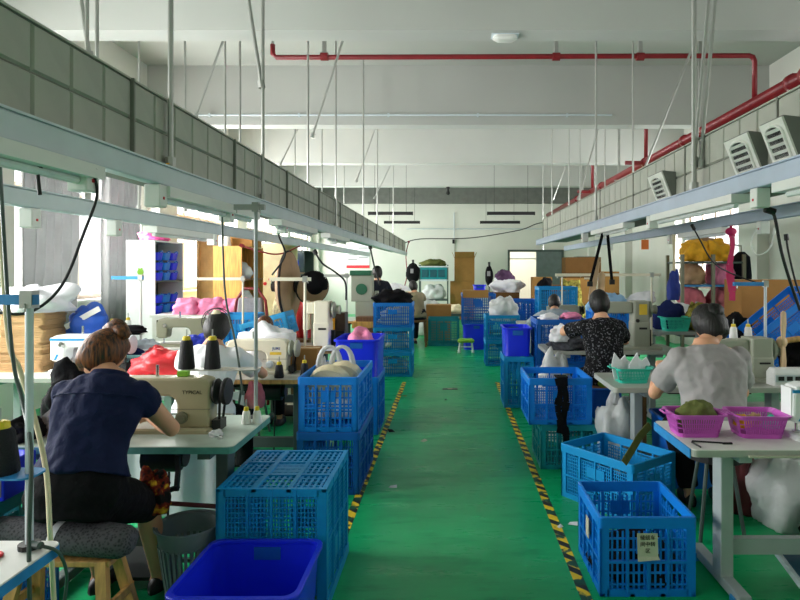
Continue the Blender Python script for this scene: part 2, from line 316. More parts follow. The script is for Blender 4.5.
# floor marking
for nm, x, y0, y1 in (('left', -.64, 3.3, 8.4), ('right', .66, 2.2, 8.4)):
    o = MB().box(-.028, .028, 0, y1-y0, 0, .0015).build('floor_tape', M['tape'], loc=(x, y0, 0))
    tag(o, 'worn yellow and black hazard tape along the %s edge of the aisle' % nm, 'floor tape')

# ------------------------------------------------------------------ curtains
def curtain(label, y0, y1, z0, z1, x, seed, pinch):
    rows = []; nn = 56
    for i in range(15):
        t = i/14; row = []
        for j in range(nn+1):
            u = j/nn; c = (y0+y1)/2; wd = (y1-y0)*(1-pinch*math.sin(PI*t*.9)*.5)
            y = c+(u-.5)*wd; xx = x+.05*math.sin(u*PI*2*6+seed+.8*nz((u*4, t, 0), 1, seed))*(.55+.45*t)+.05*nz((u*3, t*2, 0), 1, seed)
            row.append((xx, y, z0+(z1-z0)*t))
        rows.append(row)
    mb = MB(); fs = []
    vs = [p for r in rows for p in r]+[(p[0]+.004, p[1], p[2]) for r in rows for p in r]; k = len(vs)//2; W = nn+1
    for i in range(14):
        for j in range(nn):
            a = i*W+j; fs += [(a, a+1, a+W+1, a+W), (k+a, k+a+W, k+a+W+1, k+a+1)]
    mb.add(vs, fs)
    return mb
for nm, lab, y0, y1, z0, pin, sd in (('window_curtain', 'grey curtain hanging beside the white column near the far left edge', 6.2, 7.25, .75, .25, 1),
                                     ('window_curtain', 'grey curtain with dark scuffs hanging right beside the white locker', 7.7, 8.75, .55, .35, 4)):
    r = thing(nm, lab, 'curtain', (-4.5, (y0+y1)/2, z0))
    o = curtain(lab, y0-(y0+y1)/2, y1-(y0+y1)/2, 0, 3.2-z0, 0, sd, pin).build('cloth', M['curtain'], r, smooth=True)
    MB().tube([(0, y0-(y0+y1)/2-.1, 3.22-z0), (0, y1-(y0+y1)/2+.1, 3.22-z0)], .012).build('curtain_rod', M['steel'], r)
    for yy in (-.45, .45): MB().box(-.2, .0, yy-.01, yy+.01, 3.21-z0, 3.23-z0).build('rod_bracket', M['steel'], r)

# ------------------------------------------------------------------ suspended air ducts with quilted panels
def duct(label, xf, side, y0, y1, z0, z1, vents=()):
    r = thing('air_duct', label, 'duct', (xf, y0, z0)); dp = .42*side
    L = y1-y0; h = z1-z0
    MB().box(min(.012*side, dp), max(.012*side, dp), 0, L, 0, h).build('duct_core', M['seam'], r)
    pw = .195; nn = int(L/pw); hh = h/2
    me = MB().loft([rr2(pw-.006, hh-.006, .0), rr2(pw-.02, hh-.02, .01)]).mesh('panel', M['foil'])
    for i in range(nn):
        for j in range(2):
            o = link('panel', me, r, (.012*side, pw*(i+.5), hh*(j+.5))); o.rotation_euler = (0, 0, PI if side > 0 else 0)
    for i in range(0, nn, 6):
        yy = pw*i; mb = MB().box(-.004, .012, yy-.006, yy+.006, .0, h+.006); mb.build('joint_strap', M['seam'], r)
    MB().box(min(0, dp), max(0, dp), 0, L, h, h+.008).build('top_sheet', M['foil'], r)
    MB().box(min(0, dp), max(0, dp), L, L+.01, 0, h).build('end_cap', M['foil'], r)
    for vy, vl in vents:
        v = MB().prism([(0, .02), (0, .24), (-.1, .25), (-.012, .02)], vy-y0, vy-y0+vl).build('vent_hood', mat('vent_side', (120, 122, 116), .5), r)
        ax = Vector((-.088, 0, .23)).normalized(); nrm = Vector((-ax.z, 0, ax.x)).normalized(); mid = Vector((-.056, vy-y0+vl/2, .135))
        R = Matrix((Vector((0, 1, 0)), ax, nrm)).transposed()
        MB().cbox(mid+nrm*.004, (vl, .236, .01), R).build('face_plate', M['label'] if 0 else mat('vent_face', (230, 230, 222), .5), v)
        ring = []
        for k in range(20):
            a = 2*PI*k/20; u = math.cos(a)*vl*.36; wv = math.sin(a)*.04+(.055 if math.sin(a) > 0 else -.055); ring.append(mid+nrm*.012+R @ Vector((u, wv, 0)))
        MB().tube(ring, .008, 6, closed=True).build('oval_rim', mat('vent_face'), v)
        MB().loft([[q-nrm*.004 for q in ring], [q-nrm*.003 for q in ring]]).build('opening', M['black'], v)
        for k in range(5):
            MB().cbox(mid+nrm*.014+ax*(-.07+.035*k), (vl*.62, .016, .004), R @ Matrix.Rotation(.5, 3, 'X')).build('louvre', mat('vent_face'), v)
    return r
def rr2(a, b, x): return [(x, -a/2, -b/2), (x, a/2, -b/2), (x, a/2, b/2), (x, -a/2, b/2)]
duct('long grey panelled air duct hanging over the left sewing row', -1.31, -1, 1.3, 17.6, 2.06, 2.375)
duct('grey panelled air duct with louvred outlets hanging over the right sewing row', 1.62, 1, 1.8, 10.5, 2.05, 2.44, ((2.74, .2), (3.06, .26), (4.3, .3)))

# ------------------------------------------------------------------ power rails
def rail(label, x, y0, y1, z, m, lamps, sockets, side):
    r = thing('power_rail', label, 'power rail', (x, y0, z))
    L = y1-y0
    MB().box(-.03, .03, 0, L, 0, .085).build('channel', m, r, bevel=.006)
    MB().box(-.036, .036, 0, L, .085, .093).build('cover_strip', m, r)
    for a, b in lamps:
        q = MB().box(-.05, .05, a-y0, b-y0, -.05, -.004).build('lamp_batten', M['white'], r)
        MB().tube([(0, a-y0+.05, -.062), (0, b-y0-.05, -.062)], .014).build('tube', mat('lamp_tube', (240, 242, 240), .25), q)
    for s in sockets:
        q = MB().box(-.035, .035, s-y0-.035, s-y0+.035, -.1, -.002).build('socket_box', M['white'], r, bevel=.006)
        MB().cbox((-.036*side, s-y0, -.06), (.003, .012, .012)).build('socket_lamp', M['inkr'], q)
    return r
rail('pale steel power rail with lamp battens under the left air duct', -1.285, 1.2, 17.6, 1.965, M['rail'], ((1.4, 2.15), (2.65, 3.9), (4.4, 5.6), (6.2, 7.4)), (2.1, 2.62, 3.45, 4.6, 6.6), -1)
rail('pale steel power rail hanging over the second sewing row at left', -2.1, 1.6, 15.5, 1.9, M['rail'], ((4.2, 5.2),), (3.0, 3.75, 5.3), -1)
rail('blue grey power rail with lamp battens under the right air duct', 1.55, 1.6, 10.6, 2.0, M['railblue'], ((2.2, 2.8), (3.2, 4.5), (5.2, 6.4)), (3.0, 4.6, 6.9), 1)
rail('blue grey power rail running behind the shelf of sacks at right', 2.4, 2.4, 12.5, 1.96, M['railblue'], ((5.2, 6.2),), (4.6, 6.5, 9.0), 1)

# ------------------------------------------------------------------ hanger rods and braces
def rod(label, p, q, r=.011, m='steel', name='hanger_rod', foot=True):
    o = thing(name, label, 'rod', p)
    q = Vector(q)-Vector(p)
    MB().tube([(0, 0, 0), q], r, 8).build('shaft', M[m], o)
    u = q.normalized()
    MB().tube([(0, 0, 0), u*.05], r*1.9, 8).build('clamp', M['steel'], o)
    MB().tube([q-u*.012, q], r*2.6, 8).build('ceiling_flange', M['steel'], o)
    return o
def toceil(a, b): return a+(b-a)*((CEIL-a.z)/(b.z-a.z))
LORD = ['first', 'second', 'third', 'fourth', 'fifth', 'sixth', 'seventh', 'eighth', 'ninth', 'tenth']
ORD = ['nearest', 'second', 'third', 'fourth', 'fifth', 'sixth', 'seventh', 'eighth', 'ninth', 'tenth', 'eleventh', 'twelfth']
for i, (D, x, rad) in enumerate(((2.76, -1.285, .013), (4.12, -1.285, .012), (6.75, -1.285, .01), (8.9, -1.285, .012), (10.6, -1.285, .012), (13.6, -1.285, .012))):
    rod('vertical steel hanger rod of the left duct rail, %s from the camera' % ORD[i], (x, D, 2.058), (x, D, CEIL), rad)
for i, (px, D) in enumerate(((87, 3.5), (97, 3.9), (139, 6.2), (185, 6.4), (225, 6.1), (240, 6.3), (295, 10.2), (308, 6.2), (322, 10.5), (344, 13.4))):
    x = (px-450)*D/F
    rod('thin vertical hanger rod behind the left air duct, %s from the left' % LORD[i], (x, D, 1.995 if D < 6 else 2.2), (x, D, CEIL), .012)
for i, (px0, py0, px1, py1, D) in enumerate(((90, 60, 78, -20, 3.6), (195, 118, 227, 30, 6.1), (262, 88, 244, -30, 4.12), (280, 165, 303, 118, 10.2), (312, 138, 346, 30, 6.2), (356, 182, 379, 118, 10.4), (374, 199, 394, 158, 13.5))):
    rod('slanted steel brace above the left air duct, %s from the left' % LORD[i], at(px0, py0, D), toceil(at(px0, py0, D), at(px1, py1, D)), .013, name='slanted_brace')
for i, (px, D, rad) in enumerate(((694, 3.83, .016), (633, 6.1, .011), (605, 10, .01), (596, 6.3, .012), (580, 10.4, .01), (569, 10.2, .01), (552, 10.4, .01), (543, 13.3, .01))):
    x = (px-450)*D/F
    rod('vertical steel hanger rod above the right rail, %s from the right' % LORD[i], (x, D, 2.095 if D < 10.5 else 2.0), (x, D, CEIL), rad)
for i, (px0, py0, px1, py1, D) in enumerate(((700, 168, 717, -20, 3.83), (694, 165, 712, -40, 3.9), (633, 198, 694, 44, 6.1), (578, 200, 601, 120, 9.9), (553, 200, 568, 160, 13.2))):
    rod('slanted steel brace above the right rail, %s from the right' % LORD[i], at(px0, py0, D), toceil(at(px0, py0, D), at(px1, py1, D)), .013, name='slanted_brace')

# ------------------------------------------------------------------ fire pipes, conduits, ceiling fittings
PX, PZ = 3.3, 3.39
r = thing('fire_main', 'thick red fire pipe running lengthwise above the right duct', 'pipe', (PX, 3.5, PZ))
MB().tube([(0, 0, 0), (0, 16.8, 0)], .06, 14).build('pipe_run', M['red'], r, smooth=True)
for yy in (2.0, 2.25, 4.9, 6.6, 9.5, 12): MB().tube([(0, yy, 0), (0, yy+.07, 0)], .08, 14).build('coupling', M['red'], r, smooth=True)
for yy in (4.4, 8.2, 11.4): MB().box(-.02, .02, yy, yy+.04, .05, CEIL-PZ).box(-.09, .09, yy, yy+.04, -.09, -.07).build('hanger', M['steel'], r)
for k, (D, x0, zb) in enumerate(((6.5, -1.92, 3.9), (10.1, 1.6, 3.6), (13.9, 1.6, 3.6))):
    r = thing('sprinkler_branch', ['long thin red sprinkler pipe crossing the ceiling behind the front beam', 'red branch pipe dropping to the fire main behind the second beam', 'farthest red branch pipe dropping to the fire main'][k], 'pipe', (PX, D, PZ))
    if k == 0:
        MB().tube([(0, 0, .05), (0, 0, zb-PZ-.06), (-.02, 0, zb-PZ-.015), (-.06, 0, zb-PZ), (x0-PX+.04, 0, zb-PZ-.02), (x0-PX, 0, zb-PZ+.02), (x0-PX, 0, zb-PZ+.12)], .028, 10).build('pipe_run', M['red'], r, smooth=True)
        MB().tube([(x0-PX, 0, zb-PZ+.12), (x0-PX, 0, zb-PZ+.17)], .016).build('sprinkler_head', M['chrome'], r)
        for xx in (-1.36, 1.15, 2.06): MB().box(xx-PX-.02, xx-PX+.02, -.02, .02, zb-PZ, CEIL-PZ).build('hanger', M['steel'], r); MB().tube([(xx-PX-.04, 0, zb-PZ-.01), (xx-PX+.04, 0, zb-PZ-.01)], .045).build('clamp', M['red'], r)
    else:
        MB().tube([(0, 0, .05), (0, 0, CEIL-PZ-.1)], .035, 10).build('pipe_run', M['red'], r, smooth=True)
        MB().tube([(-.35, 0, -.02), (.35, 0, -.02)], .035, 10).build('crosspiece', M['red'], r, smooth=True)
for k, (y, z, x0, x1, lab) in enumerate(((9.26, 1.6+153*9.26/F, -4.4, 2.5, 'thin white conduit pipe running along the second ceiling beam'), (20.7, 2.95, -1.5, 4.4, 'thin grey conduit along the rear wall above the hanging lamps'))):
    r = thing('conduit_pipe', lab, 'conduit', (0, y, z)); MB().tube([(x0, 0, 0), (x1, 0, 0)], .016).build('pipe_run', M['rail'], r)
    for j in range(5): xx = x0+(x1-x0)*(j+.5)/5; MB().cbox((xx, .01, 0), (.03, .05, .05)).build('clip', M['rail'], r)
e = at(505, 36, 5.72); r = thing('smoke_detector', 'flat white smoke detector under the front ceiling beam', 'detector', (e.x, 5.735, BEAM))
MB().loft([rr(.22, .12, .05, -.0), rr(.24, .13, .06, -.03), rr(.17, .1, .045, -.05)]).build('housing', M['white'], r, smooth=.6); MB().box(-.13, .13, -.07, .07, -.008, 0).build('mount_plate', M['rail'], r)
e = at(448, 190, 16.4); r = thing('ceiling_bulb', 'small dark bulb holder hanging under the fourth beam', 'lamp', (e.x, 16.44, BEAM))
MB().lathe([(.05, 0), (.05, -.05), (.03, -.06), (.03, -.11), (.05, -.14), (.055, -.19), (.02, -.22)]).build('holder', M['black'], r, smooth=.7)
for k, (px0, px1, py, D) in enumerate(((368, 413, 213, 14.2), (384, 420, 222, 17.2), (487, 535, 213, 14.2), (480, 520, 222, 17.2))):
    a, b = at(px0, py, D), at(px1, py, D)
    r = thing('linear_lamp', 'black linear lamp hanging before the rear wall, %s' % ['nearer one at left', 'farther one at left', 'nearer one at right', 'farther one at right'][k], 'lamp', ((a.x+b.x)/2, D, a.z))
    hw = (b.x-a.x)/2
    MB().box(-hw, hw, -.03, .03, -.05, .03).build('housing', M['black'], r); MB().box(-hw+.03, hw-.03, -.02, .02, -.056, -.05).build('diffuser', M['white'], r)
    for s in (-1, 1): MB().tube([(s*hw*.7, 0, .03), (s*hw*.7, 0, CEIL-a.z)], .004, 5).build('wire', M['black'], r)
r = thing('wall_poster', 'white notice poster with a red bottom band on rear wall', 'poster', at(358, 256, BACK-.01))
MB().box(-.4, .4, -.012, 0, -.42, .42).build('sheet', M['paper'], r); MB().box(-.4, .4, -.014, -.011, -.42, -.32).build('red_band', M['inkr'], r)
for k in range(6): MB().box(-.34 if k % 2 else .03, -.03 if k % 2 else .34, -.014, -.011, .26-.08*k, .29-.08*k).build('print_line', M['curtain'], r)
r = thing('junction_box', 'white electrical box with hanging conduit on rear wall', 'box', at(446, 250, BACK-.02))
MB().box(-.35, .3, -.02, 0, -.45, .35).build('panel', M['wall'], r, bevel=.005); MB().tube([(.28, -.03, .3), (.28, -.03, 1.0), (.28, -.03, 1.3)], .015).build('conduit', M['rail'], r); MB().box(.22, .3, -.08, 0, .22, .36).build('switch', M['black'], r)
def cable(label, pts, r=.008, m='black', name='power_cable', seg=6):
    P = [Vector(p) for p in pts]; out = []
    for i in range(len(P)-1):
        p0, p1, p2, p3 = P[max(i-1, 0)], P[i], P[i+1], P[min(i+2, len(P)-1)]
        for k in range(seg):
            t = k/seg; out.append(.5*((2*p1)+(p2-p0)*t+(2*p0-5*p1+4*p2-p3)*t*t+(3*p1-p0-3*p2+p3)*t**3))
    out.append(P[-1])
    o = thing(name, label, 'cable', P[0])
    MB().tube([q-P[0] for q in out], r, 7).build('cord', M[m], o, smooth=True)
    u = (out[1]-out[0]).normalized(); MB().tube([(0, 0, 0), u*.05], r*2.2, 8).build('plug', M[m], o)
    return o
cable('black cable sagging from the left rail socket across the grey curtains', [at(83, 166, 2.1), at(92, 172, 2.1), at(97, 195, 2.12), at(85, 230, 2.1), at(62, 285, 2.05), at(30, 312, 2.0), at(-8, 312, 2.0)], .005)
cable('black cable looping down from the left rail to the fan', [at(314, 250, 6.2), at(322, 263, 6.2), at(335, 272, 6.2), at(345, 282, 6.2), at(346, 300, 6.2)], .01)
cable('black power cable dropping from right rail past the blue crate', [at(765, 209, 3.0), at(774, 215, 3.0), at(781, 250, 3.02), at(789, 278, 3.05), at(800, 310, 3.1)], .008)
cable('thin black cable slanting from the right rail to the cardboard', [at(692, 225, 4.6), at(700, 240, 4.7), at(714, 263, 4.9), at(735, 275, 5.0), at(764, 285, 4.9)], .006)
cable('white looped cord hanging from the second right rail', [at(775, 228, 4.6), at(770, 248, 4.6), at(757, 255, 4.6), at(751, 243, 4.6), at(757, 228, 4.6)], .005, 'white')
cable('black cable hanging at right edge beside the wall', [at(786, 234, 4.6), at(788, 250, 4.6), at(795, 280, 4.6), at(802, 300, 4.6)], .008)
cable('long black wire sagging across the rear wall', [(-1.4, 17.62, 2.3), at(420, 239, 18), at(470, 238, 18.2), at(520, 230, 18.2), at(545, 222, 17.6), (4.76, 16.6, 3.1)], .014)
cable('red wire hanging from the far end of the left duct', [at(409, 241, 17.3), at(406, 255, 17.3), at(407, 275, 17.3), at(404, 288, 17.3)], .015, 'red')
cable('red wire draped in front of the orange cabinet', [at(240, 245, 7), at(262, 252, 7), at(280, 254, 7.1), at(300, 246, 7.2)], .009, 'red')
cable('yellow cable lying along the left rail', [at(0, 119, 1.72)+Vector((.02, 0, 0)), at(40, 130, 1.88), at(75, 145, 2.05), at(115, 170, 2.3), at(140, 172, 2.48), at(170, 163, 2.75)], .004, 'clothy')
cable('grey cable dropping from left rail to the red sewing bag', [at(222, 205, 3.4), at(223, 250, 3.4), at(226, 300, 3.4), at(236, 345, 3.4), at(243, 395, 3.4)], .006, 'legd')
cable('thin dark cord hanging behind the left rail at the pink bag', [at(38, 152, 1.87), at(38, 175, 1.87), at(40, 195, 1.88)], .006)
cable('dark cord hanging from left rail beside the orange cabinet', [at(278, 220, 4.6), at(279, 236, 4.6), at(285, 255, 4.7), at(272, 275, 4.7)], .007)
cable('long dark cord dropping from the far left duct to the machines', [at(370, 246, 9.5), at(374, 265, 9.5), at(380, 285, 9.4)], .014)
# ------------------------------------------------------------------ builders
CACHE = {}
def panel_mesh(L, h, m, sp, hs, ribs, plate):
    """a lattice wall: local x along the wall, y outwards, z up"""
    key = ('p', round(L, 3), round(h, 3), m.name, sp, hs, ribs, plate)
    if key in CACHE: return CACHE[key]
    mb = MB(); n = max(4, int(L/sp)); bw = sp*.36
    for i in range(n+1):
        x = -L/2+L*i/n; mb.box(x-bw/2, x+bw/2, -.006, .0, .03, h-.02)
    k = max(2, int(h/hs))
    for i in range(1, k):
        z = h*i/k; mb.box(-L/2, L/2, -.0065, .0015, z-bw*.45, z+bw*.45)
    for i in range(1, ribs):
        x = -L/2+L*i/ribs; mb.box(x-.006, x+.006, -.007, .011, .0, h)
    mb.box(-L/2, L/2, -.008, .008, 0, .035)
    mb.box(-L/2, L/2, -.007, .010, h*.5-.006, h*.5+.006)
    if plate: mb.box(-L*.14, L*.14, -.004, .006, h*.62, h*.84)
    CACHE[key] = mb.mesh('side_panel', m); return CACHE[key]
def crate(label, x, y, z, w, d, h, m='blue', rz=0, sp=.024, hs=.05, ribs=4, plate=True, upside=False, group=None, tilt=None, name='mesh_crate'):
    r = thing(name, label, 'crate', (x, y, z), rz, group)
    if upside: r.rotation_euler = (PI, 0, rz); r.location.z = z+h
    if tilt: r.rotation_euler = tilt
    mm = M[m]; th = .008; rb = .055
    def put(nm, key, fn, loc=(0, 0, 0), a=0):
        if key not in CACHE: CACHE[key] = fn().mesh(nm, mm)
        return link(nm, CACHE[key], r, loc, a)
    def rim():
        mb = MB()
        for (ww, dd, z0, z1) in ((w+.012, d+.012, h-rb, h),):
            out = [rr(ww, dd, .02, z0), rr(ww, dd, .02, z1-.004), rr(ww-.006, dd-.006, .018, z1), rr(ww-.03, dd-.03, .014, z1), rr(ww-.03, dd-.03, .014, z0)]
            mb.loft(out, closed=True)
        return mb
    put('rim', ('rim', w, d, h, m), rim)
    def post(): return MB().box(0, .045, 0, .012, .0, h-rb+.003).box(0, .012, 0, .045, 0, h-rb+.003)
    for sx, sy, a in ((-1, -1, 0), (1, -1, PI/2), (1, 1, PI), (-1, 1, -PI/2)): put('corner_post', ('post', h, m), post, (sx*w/2, sy*d/2, 0), a)
    for a, L, off in ((0, w, d/2), (PI, w, d/2), (PI/2, d, w/2), (-PI/2, d, w/2)):
        me = panel_mesh(L-.07, h-rb+.002, mm, sp, hs, ribs, plate)
        v = Matrix.Rotation(a, 3, 'Z') @ Vector((0, -off+.008, 0))
        o = link('side_panel', me, r, v, a); o.scale.y = -1
    def base():
        mb = MB(); n = int(w/.03)
        for i in range(n+1): xx = -w/2+.01+(w-.02)*i/n; mb.box(xx-.006, xx+.006, -d/2+.01, d/2-.01, .004, .010)
        for i in range(13): yy = -d/2+.01+(d-.02)*i/12; mb.box(-w/2+.01, w/2-.01, yy-.005, yy+.005, .003, .009)
        for i in range(4):
            xx = -w/2+.012+(w-.024)*i/3; mb.box(xx-.011, xx+.011, -d/2, d/2, -.002, .014)
            yy = -d/2+.012+(d-.024)*i/3; mb.box(-w/2, w/2, yy-.011, yy+.011, -.0015, .0135)
        mb.box(-w/6, w/6, -d/6, d/6, .005, .008)
        return mb
    put('base', ('base', w, d, m), base)
    return r
def tote(label, x, y, z, w, d, h, m='royal', rz=0, taper=.06, group=None, name='plastic_tote'):
    """solid tapered bin with a rolled rim"""
    r = thing(name, label, 'bin', (x, y, z), rz, group); mm = M[m]
    key = ('tote', w, d, h, taper, m)
    if key not in CACHE:
        t = .004; lo = 1-taper*2
        mb = MB().loft([rr(w*lo, d*lo, .04, 0), rr(w*lo, d*lo, .045, .003), rr(w-.03, d-.03, .05, h-.02), rr(w-.03-2*t, d-.03-2*t, .05, h-.02), rr(w*lo-2*t, d*lo-2*t, .045, .01), rr(w*lo*.5, d*lo*.5, .03, .009)])
        CACHE[key] = mb.mesh('bin_body', mm, .7)
        mb = MB().loft([rr(w-.034, d-.034, .05, h-.022), rr(w+.004, d+.004, .055, h-.02), rr(w+.006, d+.006, .056, h-.004), rr(w, d, .054, h), rr(w-.035, d-.035, .05, h), rr(w-.04, d-.04, .05, h-.012)], closed=True)
        CACHE[key+(1,)] = mb.mesh('rolled_rim', mm, .7)
    link('bin_body', CACHE[key], r); link('rolled_rim', CACHE[key+(1,)], r)
    for s in (-1, 1):
        MB().box(-.06, .06, -.006, .006, h-.085, h-.03).build('handle_recess', M['dblue'] if m == 'royal' else mm, r, loc=(0, s*(d/2-.02), 0))
    return r
def basket(label, x, y, z, w, d, h, m, rz=0, name='plastic_basket', nb=16):
    r = thing(name, label, 'basket', (x, y, z), rz); mm = M[m]
    lo = .8
    def ring(t, o=0): k = lo+(1-lo)*t; return rr(w*k-o, d*k-o, .03, h*t, 3)
    MB().loft([ring(.8), ring(1), rr(w+.02, d+.02, .035, h, 3), rr(w+.02, d+.02, .035, h-.006, 3), rr(w-.012, d-.012, .03, h-.003, 3), ring(.8, .008)], closed=True).build('rim_band', mm, r)
    MB().loft([ring(0), ring(.18), ring(.18, .008), rr(w*lo-.008, d*lo-.008, .03, .006, 3), rr(w*.3, d*.3, .02, .006, 3)]).build('tray_base', mm, r)
    mb = MB(); kk = .8
    for t in (.4, .6):
        a = ring(t, .004); mb.tube(a, .0022, 4, closed=True)
    nx, ny = nb, max(5, int(nb*d/w))
    for t0, t1 in ((.16, .82),):
        for i in range(nx+1):
            u = -.5+i/nx
            for s in (-1, 1):
                k0, k1 = lo+(1-lo)*t0, lo+(1-lo)*t1
                mb.bar((u*(w*k0-.05), s*d*k0/2-s*.003, h*t0), (u*(w*k1-.05), s*d*k1/2-s*.003, h*t1), w/nb*.42, .004, (0, 1, 0))
        for i in range(ny+1):
            u = -.5+i/ny
            for s in (-1, 1):
                k0, k1 = lo+(1-lo)*t0, lo+(1-lo)*t1
                mb.bar((s*w*k0/2-s*.003, u*(d*k0-.05), h*t0), (s*w*k1/2-s*.003, u*(d*k1-.05), h*t1), .004, w/nb*.42, (0, 1, 0))
    mb.build('slotted_wall', mm, r)
    for s in (-1, 1): MB().tube([(s*(w/2+.005), -.05, h-.004), (s*(w/2+.035), -.035, h-.004), (s*(w/2+.035), .035, h-.004), (s*(w/2+.005), .05, h-.004)], .005, 6).build('handle', mm, r)
    return r
def carton(label, x, y, z, w, d, h, m='card', rz=0, flaps=False, group=None):
    r = thing('cardboard_box', label, 'box', (x, y, z), rz, group); t = .006
    mm = M[m]
    for nm, a in (('wall', (-w/2, w/2, -d/2, -d/2+t)), ('wall', (-w/2, w/2, d/2-t, d/2)), ('wall', (-w/2, -w/2+t, -d/2+t, d/2-t)), ('wall', (w/2-t, w/2, -d/2+t, d/2-t))):
        MB().box(*a, 0, h).build('box_wall', mm, r)
    MB().box(-w/2+t, w/2-t, -d/2+t, d/2-t, 0, t).build('box_bottom', mm, r)
    if flaps:
        for s in (-1, 1):
            MB().bar((0, s*(d/2-t/2), h-.002), (0, s*(d/2+.06), h+d*.38), w-.01, t, (0, 1, 0)).build('flap', mm, r)
            MB().bar((s*(w/2-t/2), 0, h-.002), (s*(w/2+.07), 0, h+d*.36), d-.01, t, (1, 0, 0)).build('flap', mm, r)
    else:
        for s in (-1, 1): MB().box(-w/2, w/2, 0 if s > 0 else -d/2, d/2 if s > 0 else 0, h, h+t).build('flap', mm, r)
        MB().box(-w/2-.001, w/2+.001, -.025, .025, h+t, h+t+.001).build('packing_tape', mat('tape_brown', (196, 164, 112), .3), r)
    return r
def table(label, x0, x1, y0, y1, z=.76, m='topw', edge='topg', leg='leg', motor=True, pedal=True, blueside=False, legs=(.22, .22)):
    cx, cy = (x0+x1)/2, (y0+y1)/2; w, d = x1-x0, y1-y0
    r = thing('sewing_table', label, 'table', (cx, cy, 0))
    MB().loft([rr(w, d, .03, z-.035), rr(w, d, .03, z-.004)]).build('edge_band', M[edge], r)
    MB().loft([rr(w-.002, d-.002, .03, z-.004), rr(w-.004, d-.004, .03, z)]).build('tabletop', M[m], r)
    if blueside: MB().box(-w/2-.006, -w/2, -d/2+.02, d/2-.02, z-.045, z-.001).build('side_strip', M['bedge'], r)
    for s, in_ in ((-1, legs[0]), (1, legs[1])):
        xx = s*(w/2-in_)
        c = MB().box(xx-.032, xx+.032, -.05, .05, .05, z-.07).build('leg', M[leg], r, bevel=.006)
        MB().box(xx-.03, xx+.03, -d/2+.03, d/2-.03, z-.07, z-.035).build('top_bracket', M[leg], c)
        f = MB().prism([(xx-.035, .02), (xx+.035, .02), (xx+.03, .065), (xx-.03, .065)], -d/2+.03, d/2+.06).build('foot', M[leg], c, bevel=.006)
        for yy in (-d/2+.06, d/2+.02): MB().box(xx-.042, xx+.042, yy-.045, yy+.045, 0, .04).build('rubber_foot', M['bedge'] if leg == 'leg' else M['black'], c)
    MB().box(-w/2+legs[0], w/2-legs[1], -.02, .02, .16, .24).build('stretcher', M[leg], r)
    if motor:
        q = MB().tube([(-.02, .05, z-.16), (.16, .05, z-.16)], .075, 14).build('motor', M['dark'], r, smooth=.8)
        MB().box(-.0, .14, .0, .1, z-.1, z-.036).build('motor_bracket', M['dark'], q)
        MB().tube([(.16, .05, z-.16), (.19, .05, z-.16)], .05, 14).build('pulley', M['black'], q)
        MB().box(-.3, .3, -.16, .14, z-.075, z-.036).build('oil_pan', M['dark'], r)
    if pedal:
        q = MB().cbox((-.02, -.02, .075), (.34, .24, .02), Matrix.Rotation(.2, 3, 'X')).build('pedal', M['dark'], r)
        MB().box(-w/2+legs[0], w/2-legs[1], .03, .05, .05, .07).build('pedal_bar', M['legd'], r)
        MB().tube([(.1, .02, .09), (.1, .05, z-.2)], .006).build('pedal_rod', M['dark'], r)
    return r
def machine(label, x, y, z, rz=0, m='mbeige', wheel='black', k=1.0, text1=None, text2=None, stripe=False, flip=False):
    r = thing('sewing_machine', label, 'sewing machine', (x, y, z), rz); r.scale = (k*(-1 if flip else 1), k, k)
    mm = M[m]
    MB().loft([rr(.5, .18, .015, 0), rr(.5, .18, .015, .018), rr(.48, .16, .015, .025)]).build('bed', mm, r)
    poly = [(.07, .02), (.235, .02), (.24, .23), (.225, .262), (.18, .272), (-.19, .27), (-.235, .258), (-.25, .22), (-.252, .10), (-.238, .078), (-.165, .078), (-.152, .1), (-.145, .165), (-.12, .18), (.035, .18), (.06, .165), (.07, .14)]
    a = MB().prism(poly, -.055, .055).build('arm', mm, r, bevel=.012)
    MB().box(-.256, -.25, -.045, .045, .09, .25).build('face_plate', M['chrome'] if m == 'mbeige' else mm, a)
    MB().tube([(-.205, 0, .08), (-.205, 0, .03)], .007).build('needle_bar', M['chrome'], a)
    MB().box(-.222, -.19, -.02, .01, .026, .033).build('presser_foot', M['chrome'], a)
    MB().lathe([(.018, 0), (.022, .008), (.012, .02)], (-.17, -.055, .2), 12, (0, -1, 0)).build('tension_dial', M['chrome'], a)
    MB().lathe([(.03, 0), (.03, .012), (.018, .014), (.018, .02)], (.1, -.055, .075), 16, (0, -1, 0)).build('stitch_dial', M['molive'] if m == 'mbeige' else M['rail'], a)
    MB().box(.045, .24, -.057, -.053, .115, .118).build('seam_line', M['molive'], a)
    wm = M[wheel]
    wh = MB().lathe([(.03, 0), (.062, .003), (.066, .015), (.055, .028), (.045, .034), (.04, .045), (.066, .05), (.07, .06), (.066, .072), (.03, .076)], (.242, 0, .195), 22, (1, 0, 0)).build('handwheel', wm, r, smooth=.7)
    for s in (-1, 1): MB().bar((.285, s*.042, .19), (.27, s*.02, -.005), .012, .004, (0, 1, 0)).build('drive_belt', M['belt'], wh)
    MB().box(.245, .29, -.05, .03, .01, .06).build('bobbin_winder', M['dark'], r)
    MB().cyl((-.05, 0, .27), .008, .06, 8).build('thread_post', M['chrome'], r)
    if stripe: MB().box(-.253, .235, -.0575, -.054, .228, .243).build('stripe', M['sblue'], a); MB().prism([(-.225, .09), (-.21, .09), (-.19, .13), (-.205, .13)], -.0575, -.054).build('stripe', M['sblue'], a)
    sx = -1 if flip else 1
    if text1: text(text1[0], text1[1], M[text1[2]], a, (.15, -.0562, .2), (PI/2, 0, 0) if sx > 0 else (PI/2, 0, PI))
    if text2: MB().box(.1, .19, -.0566, -.055, .15, .172).build('sticker', M['inky'], a)
    return r
